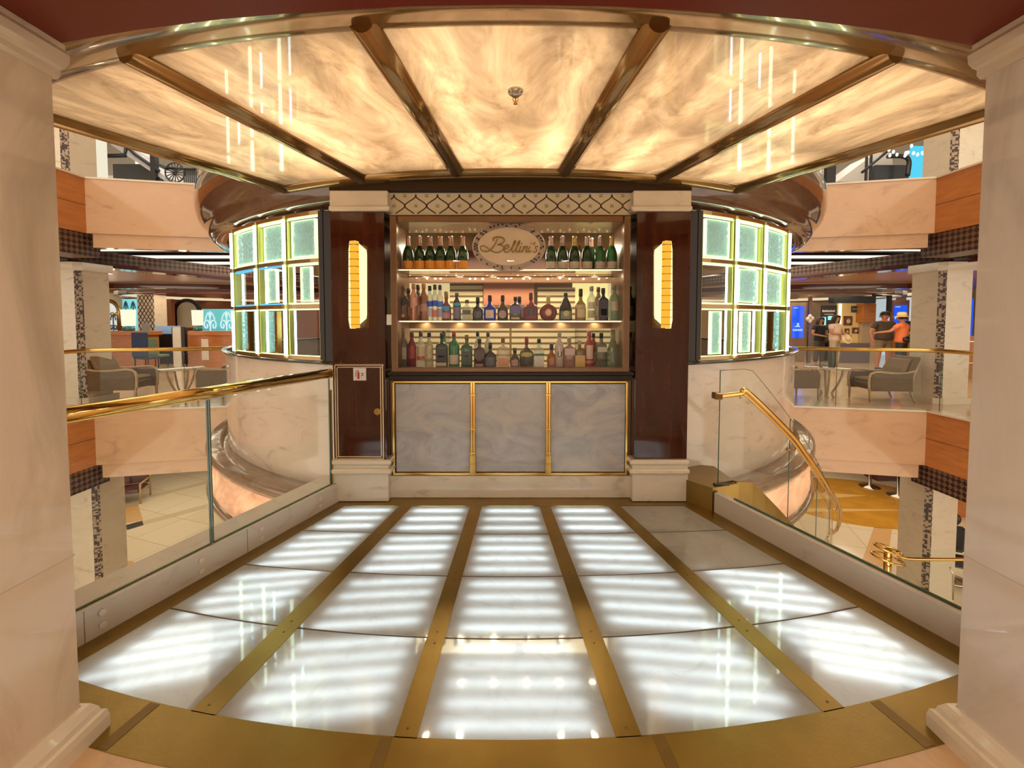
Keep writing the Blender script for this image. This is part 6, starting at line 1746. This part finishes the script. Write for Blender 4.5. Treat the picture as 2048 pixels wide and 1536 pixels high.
    for s in (-1, 1):
        st_ = stride * s
        c_ = S(s * .115, -.045 + st_, .0)
        mb.lathe((c_[0], c_[1], 0), [(0, 0), (.048 * k, 0), (.052 * k, .03), (.04 * k, .065 * k), (0, .075 * k)], 0, 14, True, 0, 1, 2.3)
    mb.build('shoes', pmat('shoe_leather_%d' % len(bpy.data.materials), shoes, .5), g)
    if hair:
        mb = MB(); c_ = (0, (hy + .018) * k, 1.605 * k)
        rr = (.108 if hair == 'bob' else .092) * k
        vs = []; fs = []; n_ = 18; m2 = 7
        for i in range(n_):
            a = 2 * pi * i / n_                      # a = -90deg faces forward (-y)
            fwd = max(0, -sin(a))
            ff = max(0, min(1, (fwd - .40) / .35)); low = (-.17 if hair == 'bob' else -.06) * (1 - ff) + .045 * ff
            for j in range(m2):
                u = j / (m2 - 1); el_ = u * pi / 2
                z_ = low * k + (.092 * k - low * k) * sin(el_); r_ = rr * cos(el_) ** .6 * (1.0 if u < .98 else 0)
                vs.append((c_[0] + r_ * cos(a), c_[1] + r_ * 1.1 * sin(a), c_[2] + z_))
        for i in range(n_):
            for j in range(m2 - 1): fs.append([i * m2 + j, ((i + 1) % n_) * m2 + j, ((i + 1) % n_) * m2 + j + 1, i * m2 + j + 1])
        mb.add(vs, fs, 0, True); mb.build('hair', hair_m, g)
    if hatm == 'cap':
        mb = MB(); mb.lathe((0, hy * k, 1.625 * k), [(.092 * k, -.01), (.094 * k, .03 * k), (.080 * k, .07 * k), (.04 * k, .09 * k), (0, .092 * k)], 0, 18, True, 0, 1, 1.12)
        mb.lathe((0, (hy - .09) * k, 1.618 * k), [(0, 0), (.075 * k, 0), (.075 * k, .008), (0, .012)], 0, 14, True, 0, 1, 1.1); mb.build('cap', M['black'], g)
    return g, k
WORLD_PARTS[0] = False
def gp_(px, Y): return at(px, 700, Y).x
YP2 = 14.6
def pz(px, py_feet): 
    p = onz(px, py_feet, 0); return (p.x, p.y, 0)
rel = lambda s: ((s * .25, .02, 1.10), (s * .26, -.08, .87))
blk = pmat('black_shirt', (.02, .022, .03), .7); gry = pmat('charcoal_trousers', (.07, .065, .055), .7)
# woman in black, hands joined at the waist
person('woman in a black short-sleeved shirt and dark trousers with hands together beside the blue screen', pz(1637, 733), radians(12), 1.74,
       [((-.26, .0, 1.12), (-.10, -.22, 1.06)), ((.26, .0, 1.12), (.12, -.26, 1.03))], blk, gry, skin_m, .5, False, (.03, .03, .03), 'bob')
wht = pmat('cream_tunic', (.78, .62, .50), .7); stn = pmat('pale_trousers', (.50, .44, .34), .7)
w2, k2 = person('woman in a cream tunic and pale trousers holding a straw hat under crossed arms', pz(1668, 737), radians(22), 1.80,
       [((-.23, -.04, 1.12), (.06, -.22, 1.10)), ((.24, -.04, 1.12), (-.02, -.25, 1.13))], wht, stn, skin_m, .6, False, (.7, .6, .5), 'bob', 1.05)
p = w2.location
WORLD_PARTS[0] = True
ht = thing('straw_hat', 'wide cream straw hat held in front of the woman in the cream tunic', 'hat', (p.x + .12, p.y - .38, 1.02))
mb = MB()
def hatgeo(mb, c, rb, rc, hc, tilt=0.0, axis='x', mi=0, mband=None):
    prof_ = [(rb, -.01), (rb * .8, .0), (rc * 1.05, .012), (rc, .03), (rc * .96, hc * .7), (rc * .7, hc), (0, hc * 1.02)]
    n_ = 24; vs = []
    ct, st_ = cos(tilt), sin(tilt)
    for i in range(n_):
        a = 2 * pi * i / n_
        for r, z in prof_:
            x, y = r * cos(a), r * sin(a)
            y2 = y * ct - z * st_; z2 = y * st_ + z * ct
            vs.append((c[0] + x, c[1] + y2, c[2] + z2))
    m_ = len(prof_)
    mb.add(vs, [[i * m_ + j, ((i + 1) % n_) * m_ + j, ((i + 1) % n_) * m_ + j + 1, i * m_ + j + 1] for i in range(n_) for j in range(m_ - 1)], mi, True)
hatgeo(mb, (p.x + .12, p.y - .38, 1.02), .165, .085, .10, radians(70)); mb.build('crown', pmat('straw', (.80, .66, .42), .7), ht)
WORLD_PARTS[0] = False
olv = pmat('dark_olive_tshirt', (.10, .075, .05), .7); kh = pmat('khaki_shorts', (.30, .26, .17), .7)
person('broad man in an olive brown t-shirt, khaki shorts and black cap facing the camera', pz(1765, 739), radians(-8), 1.90,
       [((-.27, .02, 1.10), (-.27, -.06, .86)), rel(1)], olv, kh, skin_r, .8, True, (.04, .04, .04), 'short', 1.25, 0, 'cap', 0.0, 1.25)
org = pmat('orange_shirt', (.90, .24, .08), .6); blt = pmat('black_trousers', (.02, .02, .022), .6)
m4, k4 = person('man seen from behind in an orange shirt and yellow sun hat pointing to the left', pz(1801, 746), radians(205), 1.82,
       [((-.26, .0, 1.12), (-.25, -.08, .88)), ((.28, -.12, 1.20), (.56, -.22, 1.17))], org, blt, skin_r, .7, False, (.03, .03, .03), 'short', 1.05)
WORLD_PARTS[0] = True
p = m4.location
ht = thing('sun_hat', 'yellow wide-brimmed sun hat on the head of the man in orange', 'hat', (p.x, p.y, 1.74))
mb = MB(); hatgeo(mb, (p.x - .01, p.y + .01, 1.735), .235, .125, .14); mb.build('crown', pmat('pale_yellow_cloth', (.90, .74, .36), .7), ht)
mb = MB(); mb.lathe((p.x - .01, p.y + .01, 1.735), [(.129, .022), (.129, .05)], 0, 22); mb.build('hat_band', pmat('gold_band', (.70, .45, .10), .6), ht)
bg = thing('waist_bag', 'black waist bag slung behind the man in orange', 'bag', (p.x + .02, p.y - .2, 1.0))
mb = MB(); mb.ball((p.x + .03, p.y - .19, 1.03), .17, .07, .10, 0, 16); mb.build('pouch', M['black'], bg)
mb = MB(); mb.tube(smooth_path([(p.x - .14, p.y - .18, 1.08), (p.x + .04, p.y - .22, 1.18), (p.x + .17, p.y - .12, 1.42)], 5), .012, 0, 6); mb.build('strap', M['black'], bg)
